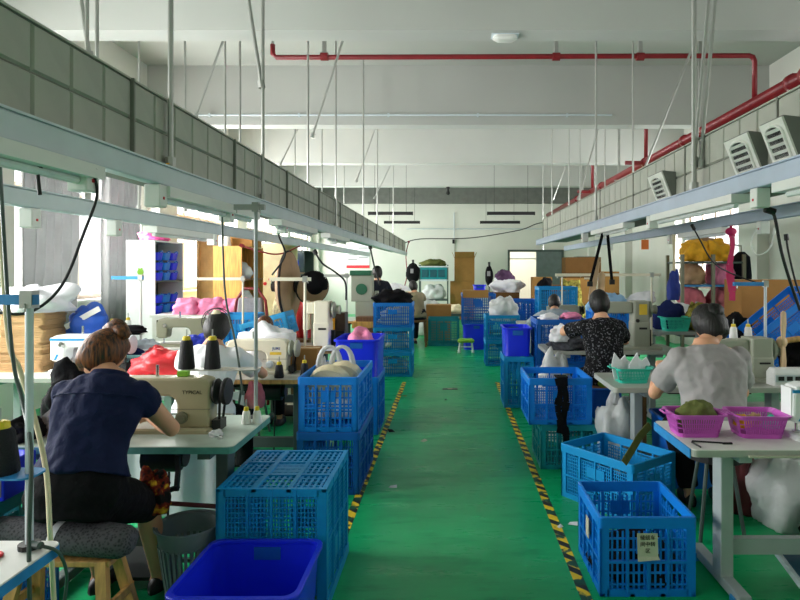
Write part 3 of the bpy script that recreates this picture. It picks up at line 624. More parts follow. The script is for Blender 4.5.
def cone(label, x, y, z, m='threadk', h=.13, r0=.034, group=None):
    r = thing('thread_cone', label, 'thread cone', (x, y, z), 0, group)
    MB().lathe([(r0, 0), (r0+.002, .006), (r0*.78, h*.9), (r0*.6, h)], n=16).build('thread', M[m], r, smooth=.8)
    MB().lathe([(r0*.55, h-.002), (r0*.5, h+.018), (r0*.35, h+.022)], n=12).build('cone_tip', M['cap'], r)
    MB().cyl((0, 0, h+.01), .004, .05, 6).build('spindle_tip', M['steel'], r)
    return r
def stand(label, x, y, z0, z1, arm, m='rail', tray=None, armm='bedge'):
    """thread stand: pole, top arm, optional spool tray (z, x0, x1)"""
    r = thing('thread_stand', label, 'thread stand', (x, y, z0))
    MB().tube([(0, 0, 0), (0, 0, z1-z0)], .011, 10).build('pole', M[m], r, smooth=.8)
    MB().cyl((0, 0, 0), .03, .015, 12).build('foot_nut', M['dark'], r)
    MB().box(arm[0], arm[1], -.014, .014, z1-z0-.03, z1-z0+.0).build('top_arm', M[armm], r)
    MB().box(-.018, .018, -.018, .018, z1-z0-.04, z1-z0+.012).build('clamp', M['steel'], r)
    for xx in (arm[0]+.02, arm[1]-.02): MB().tube([(xx, 0, z1-z0-.015), (xx, -.02, z1-z0-.03), (xx, -.02, z1-z0-.05)], .003, 5).build('thread_eye', M['steel'], r)
    if tray: MB().loft([rr(tray[2]-tray[1], .1, .03, tray[0]-z0-.006, cx=(tray[1]+tray[2])/2), rr(tray[2]-tray[1], .1, .03, tray[0]-z0, cx=(tray[1]+tray[2])/2)]).build('spool_tray', M['topg'] if armm != 'bedge' else M['bedge'], r)
    return r

# ------------------------------------------------------------------ people
def remesh(mb, voxel, m, name, smooth=3, disp=None):
    me = bpy.data.meshes.new(name); me.from_pydata(mb.v, [], mb.f)
    o = bpy.data.objects.new(name, me)
    q = o.modifiers.new('r', 'REMESH'); q.mode = 'VOXEL'; q.voxel_size = voxel
    if smooth: s = o.modifiers.new('s', 'SMOOTH'); s.factor = .5; s.iterations = smooth
    me2 = baked(o); bpy.data.objects.remove(o)
    if disp:
        nn = [v.normal.copy() for v in me2.vertices]; co = []
        for v, q in zip(me2.vertices, nn): co += list(v.co+q*disp(v.co))
        me2.vertices.foreach_set('co', co); me2.update()
    me2.materials.clear(); me2.materials.append(m); me2.shade_smooth(); return me2
def ik(S0, T, a, b, pole):
    S0, T = Vector(S0), Vector(T); d = T-S0; L = min(d.length, (a+b)*.995); u = d.normalized()
    ca = (a*a+L*L-b*b)/(2*a*L); h = a*math.sqrt(max(0, 1-ca*ca)); p = Vector(pole); p = (p-u*p.dot(u)).normalized()
    return S0+u*(a*ca)+p*h, S0+u*L
def person(label, x, y, rz, pose, hands, shirt, pants, hair, skin='skin', sleeve='short', style='bun', seat=.5, lean=.2, head=(0, .25), voxel=.011, k=1.0, feet=None, shirt_len=-.09, collar=False, bulk=1.0, cat='person', knee_w=.1):
    r = thing('person', label, cat, (x, y, 0), rz)
    stand_ = pose == 'stand'
    if stand_: seat = .84*k
    P = Vector((0, 0, seat+.10*k)); sl, cl = math.sin(lean), math.cos(lean)
    def sp(t):
        bend = .05*(max(0, t)/.5)**2
        return P+Vector((0, sl, cl))*t*k+Vector((0, cl, -sl))*bend*k
    def ringo(t, hw, hd, inf=0, n=20):
        c = sp(t); N = Vector((0, cl, -sl))
        return [c+Vector((1, 0, 0))*(hw*bulk*k+inf)*math.cos(2*PI*j/n)+N*(hd*bulk*k+inf)*math.sin(2*PI*j/n) for j in range(n)]
    TOR = [(-.1, .15, .12), (-.04, .185, .14), (.03, .182, .135), (.12, .155, .115), (.2, .15, .112), (.3, .168, .12), (.38, .178, .118), (.43, .165, .1), (.468, .125, .082), (.49, .07, .064), (.53, .054, .056)]
    body = MB(); body.loft([ringo(*q) for q in TOR])
    hc = sp(.515)+Vector((head[0], math.sin(lean*.5+head[1]), math.cos(lean*.5+head[1]))).normalized()*.118*k
    ha = lean*.5+head[1]*1.2; RH = Matrix.Rotation(-ha, 3, 'X') @ Matrix.Rotation(-head[0]*.6, 3, 'Y')
    def hp(v): return hc+RH @ (Vector(v)*k)
    body.tube([sp(.5), hp((0, -.012, -.07))], .05*k, 12)
    body.ell(hc, (.079*k, .098*k, .115*k), 20, 14, lambda d: 1-.1*max(0, -d.z)*(1 if d.y < 0 else .3), RH)
    body.ell(hp((0, .035, -.06)), (.05*k, .055*k, .055*k), 14, 8, None, RH)
    body.ell(hp((0, .1, -.02)), (.014*k, .02*k, .026*k), 10, 6, None, RH)
    for s in (-1, 1): body.ell(hp((s*.077, -.004, -.015)), (.012*k, .02*k, .032*k), 10, 8, None, RH)
    shirtm = MB(); inf = .014
    tt = [q for q in TOR if shirt_len < q[0] < .48]
    rings = [ringo(shirt_len, .19, .145, inf)]+[ringo(*q, inf) for q in tt]+[ringo(.487, .085, .078, .004)]
    shirtm.loft(rings)
    arms = []
    for i, s in enumerate((-1, 1)):
        S0 = sp(.405)+Vector((s*.158*bulk*k, 0, 0)); T, pole = hands[i]
        E, W = ik(S0, T, .285*k, .25*k, pole); arms.append((S0, E, W))
        u = (W-E).normalized()
        body.tube([S0, S0.lerp(E, .3), S0.lerp(E, .8), E, E.lerp(W, .3), E.lerp(W, .8), W, W+u*.02], [.05*k, .048*k, .041*k, .04*k, .042*k, .031*k, .026*k, .024*k], 12)
        body.ell(S0, (.056*k,)*3, 12, 8); body.ell(E, (.041*k,)*3, 10, 8)
        side = u.cross(Vector((0, 0, 1))); side = side.normalized() if side.length > .1 else Vector((1, 0, 0)); dn = u.cross(side).normalized()
        if dn.z > 0: dn = -dn
        pc = W+u*.055*k; rg = []
        for t, hw, hh in ((0, .024, .02), (.03, .034, .018), (.065, .042, .016), (.095, .041, .013)):
            c = W+u*t*k; rg.append([c+side*hw*k*math.cos(a)+dn*hh*k*math.sin(a) for a in [2*PI*j/12 for j in range(12)]])
        body.loft(rg)
        for f, (off, ln) in enumerate(((-.031, .066), (-.010, .077), (.011, .072), (.031, .056))):
            b0 = W+u*.085*k+side*off*k; b1 = b0+(u*.55+dn*.25).normalized()*ln*.5*k; b2 = b1+(u*.5+dn*.85).normalized()*ln*.32*k; b3 = b2+(dn*.9+u*.1).normalized()*ln*.25*k
            body.tube([b0, b1, b2, b3], [.0095*k, .0092*k, .0085*k, .0065*k], 8)
        ths = side*(-s if side.x*1 > 0 else s)
        b0 = W+u*.025*k+ths*.026*k; b1 = b0+(u*.5+ths*.7+dn*.3).normalized()*.035*k; b2 = b1+(u*.85+ths*.15+dn*.35).normalized()*.03*k; b3 = b2+(u*.8+dn*.4).normalized()*.022*k
        body.tube([b0, b1, b2, b3], [.013*k, .0115*k, .0105*k, .008*k], 8)
        if sleeve == 'short':
            shirtm.tube([S0-(E-S0)*.1, S0.lerp(E, .25), S0.lerp(E, .72)], [.062*bulk*k, .07*k, .074*k], 14); shirtm.ell(S0, (.066*bulk*k,)*3, 12, 8)
        elif sleeve == 'cap':
            shirtm.tube([S0-(E-S0)*.1, S0.lerp(E, .12), S0.lerp(E, .34)], [.06*k, .064*k, .062*k], 14); shirtm.ell(S0, (.064*k,)*3, 12, 8)
        elif sleeve == 'long':
            shirtm.tube([S0-(E-S0)*.1, S0.lerp(E, .25), E, E.lerp(W, .5), E.lerp(W, .93)], [.07*bulk*k, .07*k, .06*k, .055*k, .045*k], 14); shirtm.ell(S0, (.072*bulk*k,)*3, 12, 8); shirtm.ell(E, (.06*k,)*3, 12, 8)
    pant = MB(); pant.loft([ringo(-.13, .15, .12, .012)]+[ringo(q[0], q[1], q[2], .01) for q in TOR[:4]]); shoes = []
    for i, s in enumerate((-1, 1)):
        hip = P+Vector((s*.09*k, 0, -.03*k))
        if stand_: kn = Vector((s*.1*k, .02, .48*k)); an = Vector((s*.1*k, -.02, .09))
        else:
            ft = feet[i] if feet else (s*.14, .42, .08)
            an = Vector(ft); kn, an = ik(hip, an, .42*k, .42*k, (s*.15, 1, .8))
        body.tube([hip, hip.lerp(kn, .5), kn, kn.lerp(an, .3), kn.lerp(an, .75), an], [.085*k, .075*k, .055*k, .056*k, .042*k, .036*k], 12); body.ell(kn, (.055*k,)*3, 12, 8)
        body.tube([an+Vector((0, -.03, -.03)), an+Vector((0, .1, -.055)), an+Vector((0, .17, -.06))], [.035*k, .036*k, .026*k], 10)
        e = 1 if pants[1] == 'long' else (.5 if pants[1] == 'mid' else .0)
        pts = [hip-(kn-hip)*.1, hip.lerp(kn, .5), kn]; rs = [.114*k, .102*k, .08*k]
        if e: pts += [kn.lerp(an, .5*e), kn.lerp(an, .92*e)]; rs += [.07*k, .062*k]
        pant.tube(pts, rs, 14); pant.ell(kn, (.074*k,)*3, 12, 8)
        shoes.append(an)
    bo = link('body', remesh(body, voxel, M[skin], 'body', 3), r)
    def fold(a, f, sd): return lambda c: a*noise.noise(Vector((c.x*f*1.3, c.y*f, c.z*f*.7))+Vector((sd, 0, 0)))+a*.6*noise.noise(Vector((c.x+c.z*.8, c.y, c.z-c.x*.6))*f*2.1)
    so = link('shirt', remesh(shirtm, voxel, M[shirt], 'shirt', 3, fold(.012, 9, x*3)), r)
    link('trousers', remesh(pant, voxel*1.2, M[pants[0]], 'trousers', 3, fold(.004, 9, x)), r)
    if collar:
        MB().loft([ringo(.468, .098, .085, .0), ringo(.51, .075, .075, .0), ringo(.512, .068, .068, .0), ringo(.47, .09, .078, .0)], closed=True).build('collar', M[shirt], so, smooth=.8)
        c = [Vector(q)+Vector((0, -.004, 0)) for q in ringo(.38, .18, .12, .018)]; MB().tube([q for j, q in enumerate(c) if 11 <= j <= 19], .0035, 6).build('yoke_seam', M[shirt], so)
    for an in shoes:
        MB().loft([[an+Vector((ww*math.cos(a), .05+ll*math.sin(a), zz)) for a in [2*PI*j/16 for j in range(16)]] for ww, ll, zz in ((.042, .125, -.078), (.046, .13, -.065), (.044, .12, -.035), (.034, .07, -.008))]).build('shoe', M['black'], r, smooth=.8)
    hm = M[hair]; hb = MB()
    def hfn(d):
        face = max(0, min(1, (d.y-.25)*4))*max(0, min(1, (.62-d.z)*4)); low = max(0, min(1, (-.86-d.z)*5))
        return (1.12+.05*nz(d, 5, x))*(1-.3*face)*(1-.25*low)
    hb.ell(hp((0, -.01, -.002)), (.084*k, .1*k, .116*k), 28, 18, hfn, RH)
    ho = hb.build('hair', hm, r, smooth=True)
    if style == 'bun':
        b = MB(); b.ell(hp((-.015, -.05, .115)), (.058*k, .05*k, .045*k), 18, 12, lambda d: 1+.22*nz(d, 3, 2), RH); b.ell(hp((.03, -.06, .1)), (.045*k, .04*k, .04*k), 14, 10, lambda d: 1+.25*nz(d, 3, 5), RH); b.ell(hp((-.06, -.03, .1)), (.035*k, .03*k, .03*k), 12, 8, lambda d: 1+.25*nz(d, 4, 9), RH)
        b.build('hair_bun', hm, ho, smooth=True)
    elif style == 'lowbun':
        MB().ell(hp((.02, -.1, .02)), (.05*k, .04*k, .05*k), 18, 12, lambda d: 1+.18*nz(d, 3, 2), RH).build('hair_bun', hm, ho, smooth=True)
    elif style == 'clip':
        MB().ell(hp((0, -.09, .07)), (.035*k, .03*k, .03*k), 14, 8, lambda d: 1+.2*nz(d, 3, 1), RH).build('hair_clip', M['clothc'], ho, smooth=True)
    elif style == 'cap':
        MB().ell(hp((0, 0, .035)), (.092*k, .112*k, .1*k), 20, 12, lambda d: 1 if d.z > -.1 else .8, RH).build('cap', M['clothk'], ho, smooth=True)
    for s in (-1, 1): MB().ell(hp((s*.03, .086, .012)), (.012*k, .008*k, .007*k), 8, 6, None, RH).build('eye', M['ink'], r)
    return r
# ------------------------------------------------------------------ aisle crates, left side
tote('deep royal blue plastic bin with rolled rim at the bottom of the photo', -.83, 2.5, 0, .51, .5, .36, 'royal', taper=.07)
r = crate('large cyan blue mesh crate turned upside down behind the royal blue bin', -.832, 3.09, 0, .515, .6, .57, 'cyan', upside=True, sp=.017, hs=.022)
r = crate('deep blue mesh crate with a small label under the crate of fabric rolls', -.86, 4.62, 0, .44, .78, .44, 'dblue', sp=.02)
MB().box(-.055, .045, -.402, -.396, .16, .3).build('paper_label', mat('tan_label', (196, 160, 130), .8), r); text('缝纫车\n间中转', .026, M['ink'], r, (-.005, -.4035, .23), (PI/2, 0, 0), spacing=1.3)
crate('bright blue mesh crate full of cream fabric rolls beside the aisle', -.86, 4.62, .445, .42, .78, .385, 'blue', sp=.03, hs=.045)
for i, (dx, dy, dz, rad) in enumerate(((-.05, -.1, .25, .16), (.02, .1, .25, .16))):
    r = thing('fabric_roll', ['cream fabric roll lying in front in the bright blue crate', 'cream fabric roll lying behind in the bright blue crate'][i], 'fabric', (-.86+dx, 4.62+dy, .455+dz))
    b = MB(); b.lathe([(rad*.2, -.06), (rad, -.055), (rad*1.02, 0), (rad, .055), (rad*.2, .06)], n=24, axis=(0, 1, .25)); b.build('wound_cloth', M['clothc'], r, smooth=.8)
    for k in range(3): MB().lathe([(rad*(1.01-.0*k), -.045+.035*k), (rad*1.03, -.035+.035*k), (rad*1.01, -.025+.035*k)], n=24, axis=(0, 1, .25), cap=False).build('edge_fold', M['clothc'], r)
r = lump_thing('plastic_bag', 'white carrier bag stuffed into the back of the bright blue crate', 'bag', M['bagw'], (-1.0, 4.85, .46), (.1, .12, .27), 3, amp=.3, neck=.08)
for s in (0, 1): MB().tube([(.05+.1*s-.085*math.cos(a), -.12, .32+.2*math.sin(a)**.7) for a in [.02+(PI-.04)*q/12 for q in range(13)]], [.014+.012*abs(q-6)/6 for q in range(13)], 8).build('handle', M['bagw'], r, smooth=True)
lump_thing('folded_cloth', 'pale folded cloth filling the bright blue crate under the rolls', 'cloth', M['clothw'], (-.86, 4.63, .46), (.15, .22, .13), 91, crease=.05)
crate('blue mesh crate under the royal blue tote of pink cloth', -.9, 6.05, 0, .42, .6, .55, 'blue')
tote('royal blue tote with pink cloth standing on a crate at left', -.9, 6.05, .552, .44, .62, .36, 'royal', taper=.05)
lump_thing('cloth_heap', 'small pink cloth heap inside the royal blue tote', 'cloth', M['clothp'], (-.88, 6.0, .75), (.13, .18, .16), 4)
for i in range(3):
    crate('cyan blue mesh crate in the tall left aisle stack, %s crate' % ['bottom', 'middle', 'top'][i], -.845, 9.08, .363*i, .57, .5, .36, 'cyan' if i < 2 else 'blue', sp=.03)
lump_thing('cloth_heap', 'black cloth heap on top of the tall left crate stack', 'cloth', M['clothk'], (-.86, 9.08, 1.06), (.26, .2, .14), 9, amp=.4)
for i in range(3): lump_thing('folded_cloth', 'pale cloth bundle inside the tall crate stack, %s one' % ['lower', 'middle', 'upper'][i], 'cloth', M['bagw'], (-.845, 9.05, .03+.363*i), (.22, .19, .16), 30+i)
crate('teal mesh crate standing alone far down the aisle', -.13, 12.55, 0, .64, .5, .57, 'teal', sp=.03)
carton('plain brown carton behind the lone teal crate', -.25, 13.4, 0, .55, .5, .78)
lump_thing('plastic_bag', 'bulging white plastic bag leaning on machine behind the carton', 'bag', M['bagw'], (-.62, 14.6, 0), (.42, .35, .62), 12, neck=.1)
tote('royal blue bin at the bottom of the far right aisle stack', .52, 12.0, 0, .56, .6, .5, 'royal')
crate('blue mesh crate on a royal blue bin far down the aisle', .56, 12.0, .5, .66, .6, .6, 'dblue', sp=.035)
carton('open brown carton on top of the far blue aisle crate', .5, 11.85, 1.02, .5, .32, .14)
tote('small blue tray sitting on the far open carton', .58, 11.85, 1.17, .26, .22, .1, 'royal', name='plastic_tray')
for i in range(2): crate('cyan blue mesh crate beside the little stool, %s of two' % ['lower', 'upper'][i], .86, 10.05, .415*i, .56, .5, .412, 'cyan', sp=.03)
lump_thing('plastic_bag', 'big white sack swelling above the right aisle crates', 'bag', M['bagw'], (.9, 10.05, .72), (.25, .2, .26), 15)
crate('cyan blue mesh crate under the royal blue bin at right', .79, 7.12, 0, .34, .5, .58, 'cyan', sp=.028)
tote('royal blue bin stacked on a crate at the right of the aisle', .78, 7.12, .582, .33, .5, .33, 'royal', taper=.07)
for i in range(2): crate('dark blue mesh crate of the wide stack behind the right bin, %s' % ['lower', 'upper'][i], 1.27, 7.03, .51*i, .58, .5, .507, 'dblue', sp=.03)
crate('teal mesh crate under the bright blue crate with black straps', .95, 5.02, 0, .46, .5, .36, 'teal', sp=.026)
r = crate('bright blue mesh crate hung with black straps at right of aisle', .875, 5.02, .362, .5, .54, .365, 'blue', sp=.016, hs=.04)
for i, (x, wd, z0) in enumerate(((.86, .05, .3), (.905, .05, .22))):
    r = thing('fabric_strap', ['narrower black fabric strap draped over the bright blue crate', 'longer black fabric strap draped over the bright blue crate'][i], 'strap', (x, 4.735, z0))
    b = MB()
    for k in range(8):
        za, zb = (.735-z0)*k/8, (.735-z0)*(k+1)/8; b.bar((.012*math.sin(k*1.3+i), -.012-.01*math.sin(k), za), (.012*math.sin((k+1)*1.3+i), -.012-.01*math.sin(k+1), zb), wd*(1+.2*math.sin(k*2)), .008, (0, 1, 0))
    b.build('strap_front', M['clothk'], r); MB().box(-wd/2, wd/2, -.02, .09, .735-z0, .742-z0).build('strap_fold', M['clothk'], r)
tote('dark blue plastic bin half hidden behind the strapped crate', 1.36, 5.35, 0, .3, .36, .56, 'dblue')
crate('cyan blue mesh crate standing askew behind the labelled crate', 1.146, 4.12, 0, .6, .46, .37, 'cyan', rz=-.93, sp=.016, hs=.022)
r = crate('bright blue mesh crate with a paper label nearest at right', .963, 3.165, 0, .466, .49, .388, 'blue', sp=.026, hs=.048)
lb = MB().add([(-.055, -.262, .205), (.045, -.262, .205), (.043, -.258, .315), (-.057, -.258, .315), (-.056, -.27, .182), (.052, -.268, .19)], [(0, 1, 2, 3), (4, 5, 1, 0)]).build('paper_label', M['label'], r)
text('缝纫车\n间中转\n区', .025, M['ink'], r, (-.006, -.2625, .262), (PI/2-.04, 0, 0), spacing=1.25)
MB().box(-.247, -.243, -.06, .0, .2, .3).build('side_label', M['label'], r)
lump_thing('cloth_heap', 'black cloth scraps inside the labelled blue crate', 'cloth', M['clothk'], (.965, 3.15, .014), (.2, .21, .12), 21)
lump_thing('cloth_heap', 'olive cloth scraps inside the askew cyan crate', 'cloth', M['clothk'], (1.15, 4.12, .014), (.17, .17, .1), 22)
r = thing('woven_strap', 'olive woven strap hanging over the rim of the askew crate', 'strap', (1.3, 3.82, .3))
pts = [at(624, 463, 3.72), at(632, 450, 3.78), at(640, 436, 3.85), at(650, 425, 3.9)]; b = MB()
for a, c in zip(pts, pts[1:]): b.bar(a-Vector((1.3, 3.82, .3)), c-Vector((1.3, 3.82, .3)), .045, .006, (0, 1, 0))
b.build('webbing', M['clotho'], r)
lump_thing('plastic_bag', 'tall crumpled white plastic bag standing behind the askew crate', 'bag', M['bagw'], (1.31, 4.72, 0), (.17, .15, .44), 7, amp=.35, neck=.1)
lump_thing('plastic_bag', 'white plastic bag slumped beside the strapped blue crate', 'bag', M['bagw'], (1.0, 5.62, 0), (.2, .13, .6), 17, amp=.3, neck=.05)

# ------------------------------------------------------------------ left: front workstation
table('pale green worn sewing table of the woman in navy', -2.15, -1.02, 2.82, 3.43, m='top', edge='tedge', leg='legd', legs=(.2, .15))
machine('beige sewing machine with black handwheel in front of woman in navy', -1.47, 3.12, .76, 0, 'mbeige', 'black', 1.02, ('TYPICAL', .026, 'ink'))
r = thing('knee_lever', 'black bent knee lever under the pale green table', 'lever', (-1.35, 2.98, .6))
MB().bar((0, 0, 0), (.0, -.02, -.1), .02, .02, (0, 1, 0)).bar((.01, -.02, -.08), (-.24, -.03, -.17), .03, .02).bar((-.24, -.03, -.16), (-.24, -.03, -.22), .02, .02, (0, 1, 0)).bar((0, 0, 0), (0, 0, .07), .02, .02, (0, 1, 0)).build('lever_arm', M['dark'], r)
r = thing('steel_bar', 'dark red steel bar crossing under the pale green table', 'bar', (-1.55, 3.0, .42)); MB().tube([(-.1, 0, .02), (.5, 0, -.02)], .012).build('bar_shaft', mat('dark_red', (88, 26, 34), .5), r); MB().tube([(-.13, 0, .021), (-.1, 0, .02)], .02).build('end_cap', M['dark'], r)
stand('tall grey pole with spool tray at corner of pale green table', -1.087, 3.36, .76, 1.955, (-.12, .05), 'leg', (1.037, -.41, .02), 'steel')
cone('black thread cone on the left end of the spool tray', -1.475, 3.36, 1.037, 'threadk', .16, .042); cone('black thread cone nearer the pole on the spool tray', -1.33, 3.36, 1.037, 'threadk', .16, .042)
cone('pale thread cone at the table corner, left of the pair', -1.1, 3.24, .76, 'threadw', .07, .024); cone('pale thread cone at the table corner, right of the pair', -1.045, 3.25, .76, 'threadw', .07, .024)
r = thing('white_screen', 'white hanging sheet under the pale green table', 'sheet', (-1.72, 3.56, 0)); b = MB()
rows = [[(-.42+.84*j/24, .015*math.sin(j*1.1), z) for j in range(25)] for z in (.12, .72)]
b.add(rows[0]+rows[1]+[(x, y+.006, z) for x, y, z in rows[0]+rows[1]], [f for j in range(24) for f in ((j, j+1, 26+j, 25+j), (50+j, 75+j, 76+j, 51+j))]); b.build('sheet_cloth', M['clothw'], r, smooth=True)
MB().tube([(-.44, 0, .73), (.44, 0, .73)], .01).build('hanging_rod', M['steel'], r)
for s in (-.43, .43): MB().tube([(s, 0, 0), (s, 0, .73)], .01).build('post', M['steel'], r)
# waste bin
r = thing('waste_basket', 'round grey slotted waste basket beside the upturned crate', 'bin', (-1.25, 2.87, 0)); b = MB()
for i in range(30):
    a = 2*PI*i/30; b.bar((.1*math.cos(a), .1*math.sin(a), .06), (.135*math.cos(a), .135*math.sin(a), .3), .014, .004, (math.cos(a), math.sin(a), 0))
b.build('slotted_wall', M['greymesh'], r); MB().lathe([(.13, .29), (.145, .38), (.155, .385), (.155, .375), (.138, .375), (.126, .29)], n=30, cap=False).build('rim', M['greymesh'], r, smooth=.6); MB().lathe([(.0, 0), (.1, 0), (.105, .07), (.1, .07), (.096, .008), (0, .008)], n=30).build('pail_base', M['greymesh'], r, smooth=.6)
# bench with bolster
r = thing('wooden_bench', 'low pale wooden bench under the woman in navy', 'bench', (-1.52, 2.42, 0))
MB().box(-.2, .18, -.06, .08, .42, .445).build('seat_board', M['wood'], r, bevel=.006)
for sx in (-1, 1):
    for sy in (-1, 1):
        MB().bar((sx*.16-.015, sy*.05, .44), (sx*.23-.015, sy*.14, 0), .042, .03, (0, 1, 0)).build('leg', M['wood'], r)
    for zz in (.16, .27): MB().bar((sx*.2-.015, -.1, zz), (sx*.2-.015, .1, zz), .016, .035).build('stretcher', M['wood'], r)
MB().bar((-.24, .0, .2), (.22, 0, .2), .018, .035).build('stretcher', M['wood'], r)
r = thing('bolster_cushion', 'charcoal mesh bolster cushion tied with a white band on bench', 'cushion', (-1.57, 2.42, .516))
b = MB().tube([(-.33, .05, -.01), (-.315, .05, -.01), (-.29, .045, 0), (-.1, .02, .002), (.1, 0, -.0), (.27, -.02, -.005), (.3, -.02, -.005), (.31, -.02, -.005)], [.02, .042, .056, .063, .066, .06, .045, .02], 18)
b.v = [(x, y*1.0+(.0), max(z, -.07)) for x, y, z in b.v]; b.v = [(x, .02+(y-.02)*1.3, z) for x, y, z in b.v]; b.build('stuffed_cover', M['knit'], r, smooth=True)
b = MB().tube([(-.005, .012, 0), (.025, .01, 0)], .069, 18); b.v = [(x, .02+(y-.02)*1.3, max(z, -.071)) for x, y, z in b.v]; b.build('white_band', M['clothw'], r, smooth=.8)
person('woman in sleeveless navy shirt with brown hair bun sewing at beige machine', -1.53, 2.46, 0, 'sit', (((-.14, .52, .86), (-1, -.3, -.9)), ((.04, .54, .85), (1.2, -.1, -.9))), 'navy', ('trouser', 'short'), 'hairb', sleeve='cap', style='bun', seat=.6, lean=.42, head=(-.7, .5), voxel=.0085, k=.97, feet=((-.2, .5, .1), (.09, .5, .1)), shirt_len=.05, collar=True, bulk=1.02)
lump_thing('cloth_heap', 'dark floral cloth hanging by the lap of woman in navy', 'cloth', M['flor'], (-1.375, 2.78, .47), (.07, .06, .13), 31, amp=.3)
lump_thing('cloth_heap', 'black fluffy cloth beside the left arm of woman in navy', 'cloth', M['clothk'], (-2.0, 3.2, .76), (.15, .1, .22), 33, amp=.5)
r = thing('paper_pattern', 'grey paper pattern piece leaning at left of woman in navy', 'paper', (-2.0, 3.0, .76)); MB().prism([(-.06, 0), (.09, .0), (.13, .16), (.07, .19), (-.04, .1)], 0, .006).build('sheet', M['clothg'], r)
lump_thing('cloth_heap', 'dark cloth strips on the left end of pale green table', 'cloth', M['clothk'], (-2.08, 2.95, .76), (.07, .1, .07), 34, amp=.4)
r = thing('eraser_block', 'small lime green block on top of the beige machine', 'block', (-1.385, 3.12, 1.0375)); MB().box(-.027, .027, -.02, .02, 0, .028).build('block_body', M['grass'], r, bevel=.004)
lump_thing('cloth_piece', 'white cloth piece under the needle of beige machine', 'cloth', M['clothw'], (-1.78, 3.0, .76), (.13, .12, .03), 37)
r = thing('bobbin_case', 'small silver bobbin case on the pale green table', 'bobbin', (-1.13, 2.95, .76)); MB().cyl((0, 0, 0), .014, .012).build('case_body', M['chrome'], r); MB().cyl((0, 0, .012), .005, .006).build('spindle', M['chrome'], r)
lump_thing('cloth_piece', 'crumpled white tissue at right of the beige machine', 'tissue', M['paper'], (-1.17, 3.0, .76), (.035, .03, .02), 38)
# near left corner table
table('blue edged white worktable in the bottom left corner', -2.2, -1.19, 1.2, 1.85, m='topw', edge='bedge', motor=False, pedal=False)
stand('white pole with blue arms on the corner worktable', -1.262, 1.8, .76, 1.52, (-.25, .02), 'rail', (.985, -.22, .03), 'bedge')
cone('large black thread cone on the blue arm in corner', -1.35, 1.8, .985, 'threadk', .135, .05)
r = thing('scissors', 'red handled scissors lying on the corner worktable', 'scissors', (-1.36, 1.72, .765))
for s in (-1, 1): MB().tube([(.02+.035*math.cos(a), s*.024+.02*math.sin(a), 0) for a in [2*PI*k/14 for k in range(14)]], .005, 6, closed=True).build('handle', M['inkr'], r); MB().bar((-.01, s*.006, 0), (-.13, -s*.004, 0), .012, .003).build('blade', M['chrome'], r)
cone('red thread cone at the edge of the corner worktable', -1.41, 1.63, .76, 'clothr', .1, .03)
lump_thing('cloth_heap', 'white cloth scrap beside the red scissors', 'cloth', M['clothw'], (-1.34, 1.6, .76), (.07, .06, .02), 36)
cable('grey cable looping off the corner worktable', [at(31, 548, 1.8)+Vector((0, 0, .012)), at(42, 546, 1.78), at(58, 552, 1.8), at(66, 570, 1.85), at(66, 590, 1.9), at(60, 630, 1.9)], .005, 'legd')
cable('pale yellow hose running down past the blue arm', [at(-8, 40, 2.0), at(6, 315, 1.98), at(20, 370, 1.97), at(33, 412, 1.96), at(46, 470, 1.95), at(50, 530, 1.97), at(55, 620, 2.0)], .008, 'clothc', name='air_hose')
cable('grey power cord hanging beside the white pole', [at(-6, 60, 1.95), at(10, 330, 1.93), at(22, 400, 1.92), at(31, 450, 1.75), at(29, 540, 1.72), at(30, 620, 1.72)], .006, 'legd')
crate('royal blue mesh crate on floor left of the bolster cushion', -2.12, 2.62, 0, .5, .5, .42, 'blue', sp=.02); crate('teal mesh crate stacked left of the bolster cushion', -2.12, 2.62, .422, .48, .48, .2, 'teal', sp=.018, hs=.03)
r = thing('control_box', 'blue machine control box with grey panel near left edge', 'control box', (-2.02, 2.6, .625)); MB().box(-.16, .16, -.1, .1, 0, .16).build('housing', M['royal'], r, bevel=.006); q = MB().box(.02, .15, -.104, -.1, .02, .13).build('front_panel', M['clothg'], r)
for k in range(3): MB().box(.04+.035*k, .06+.035*k, -.108, -.104, .04, .06).build('button', M['black'], q)
MB().box(.04, .08, -.108, -.104, .085, .105).build('indicator', M['white'], q)

# ------------------------------------------------------------------ left: second station
table('grey sewing table with wooden edge of the woman in white', -2.05, -1.0, 4.52, 5.15, m='topg', edge='wood', leg='legd')
machine('cream sewing machine with blue lettering before the woman in white', -1.53, 4.82, .76, 0, 'mcream', 'mgrey', 1.0, ('JUKI', .034, 'inkb'), True)
person('woman in white shirt with pale hair clip at cream machine', -1.7, 4.14, 0, 'sit', (((-.15, .55, .88), (-1, -.2, -.5)), ((.15, .5, .86), (1, -.2, -.6))), 'tee', ('trouser', 'long'), 'hairk', sleeve='short', style='clip', seat=.5, lean=.26, head=(.0, .5), k=.97, voxel=.011, bulk=1.14)
r = thing('round_stool', 'dark round stool under the woman in white', 'stool', (-1.7, 4.12, 0)); MB().cyl((0, 0, .46), .17, .04, 20).build('seat', M['black'], r)
for a in (0, 1, 2, 3): MB().tube([(.1*math.cos(a*PI/2+.7), .1*math.sin(a*PI/2+.7), .46), (.18*math.cos(a*PI/2+.7), .18*math.sin(a*PI/2+.7), 0)], .012).build('leg', M['legd'], r)
r0 = r
for x, y, lab in ((1.6, 3.62, 'dark round stool under the woman in grey'), (1.55, 8.45, 'dark round stool under the person in pale grey'), (-1.9, 5.75, 'dark round stool behind the cream machine table')):
    c = copy_tree(r0); c.location = (x, y, 0); c['label'] = lab
carton('small brown carton behind the cream machine', -1.2, 5.02, .76, .22, .2, .17)
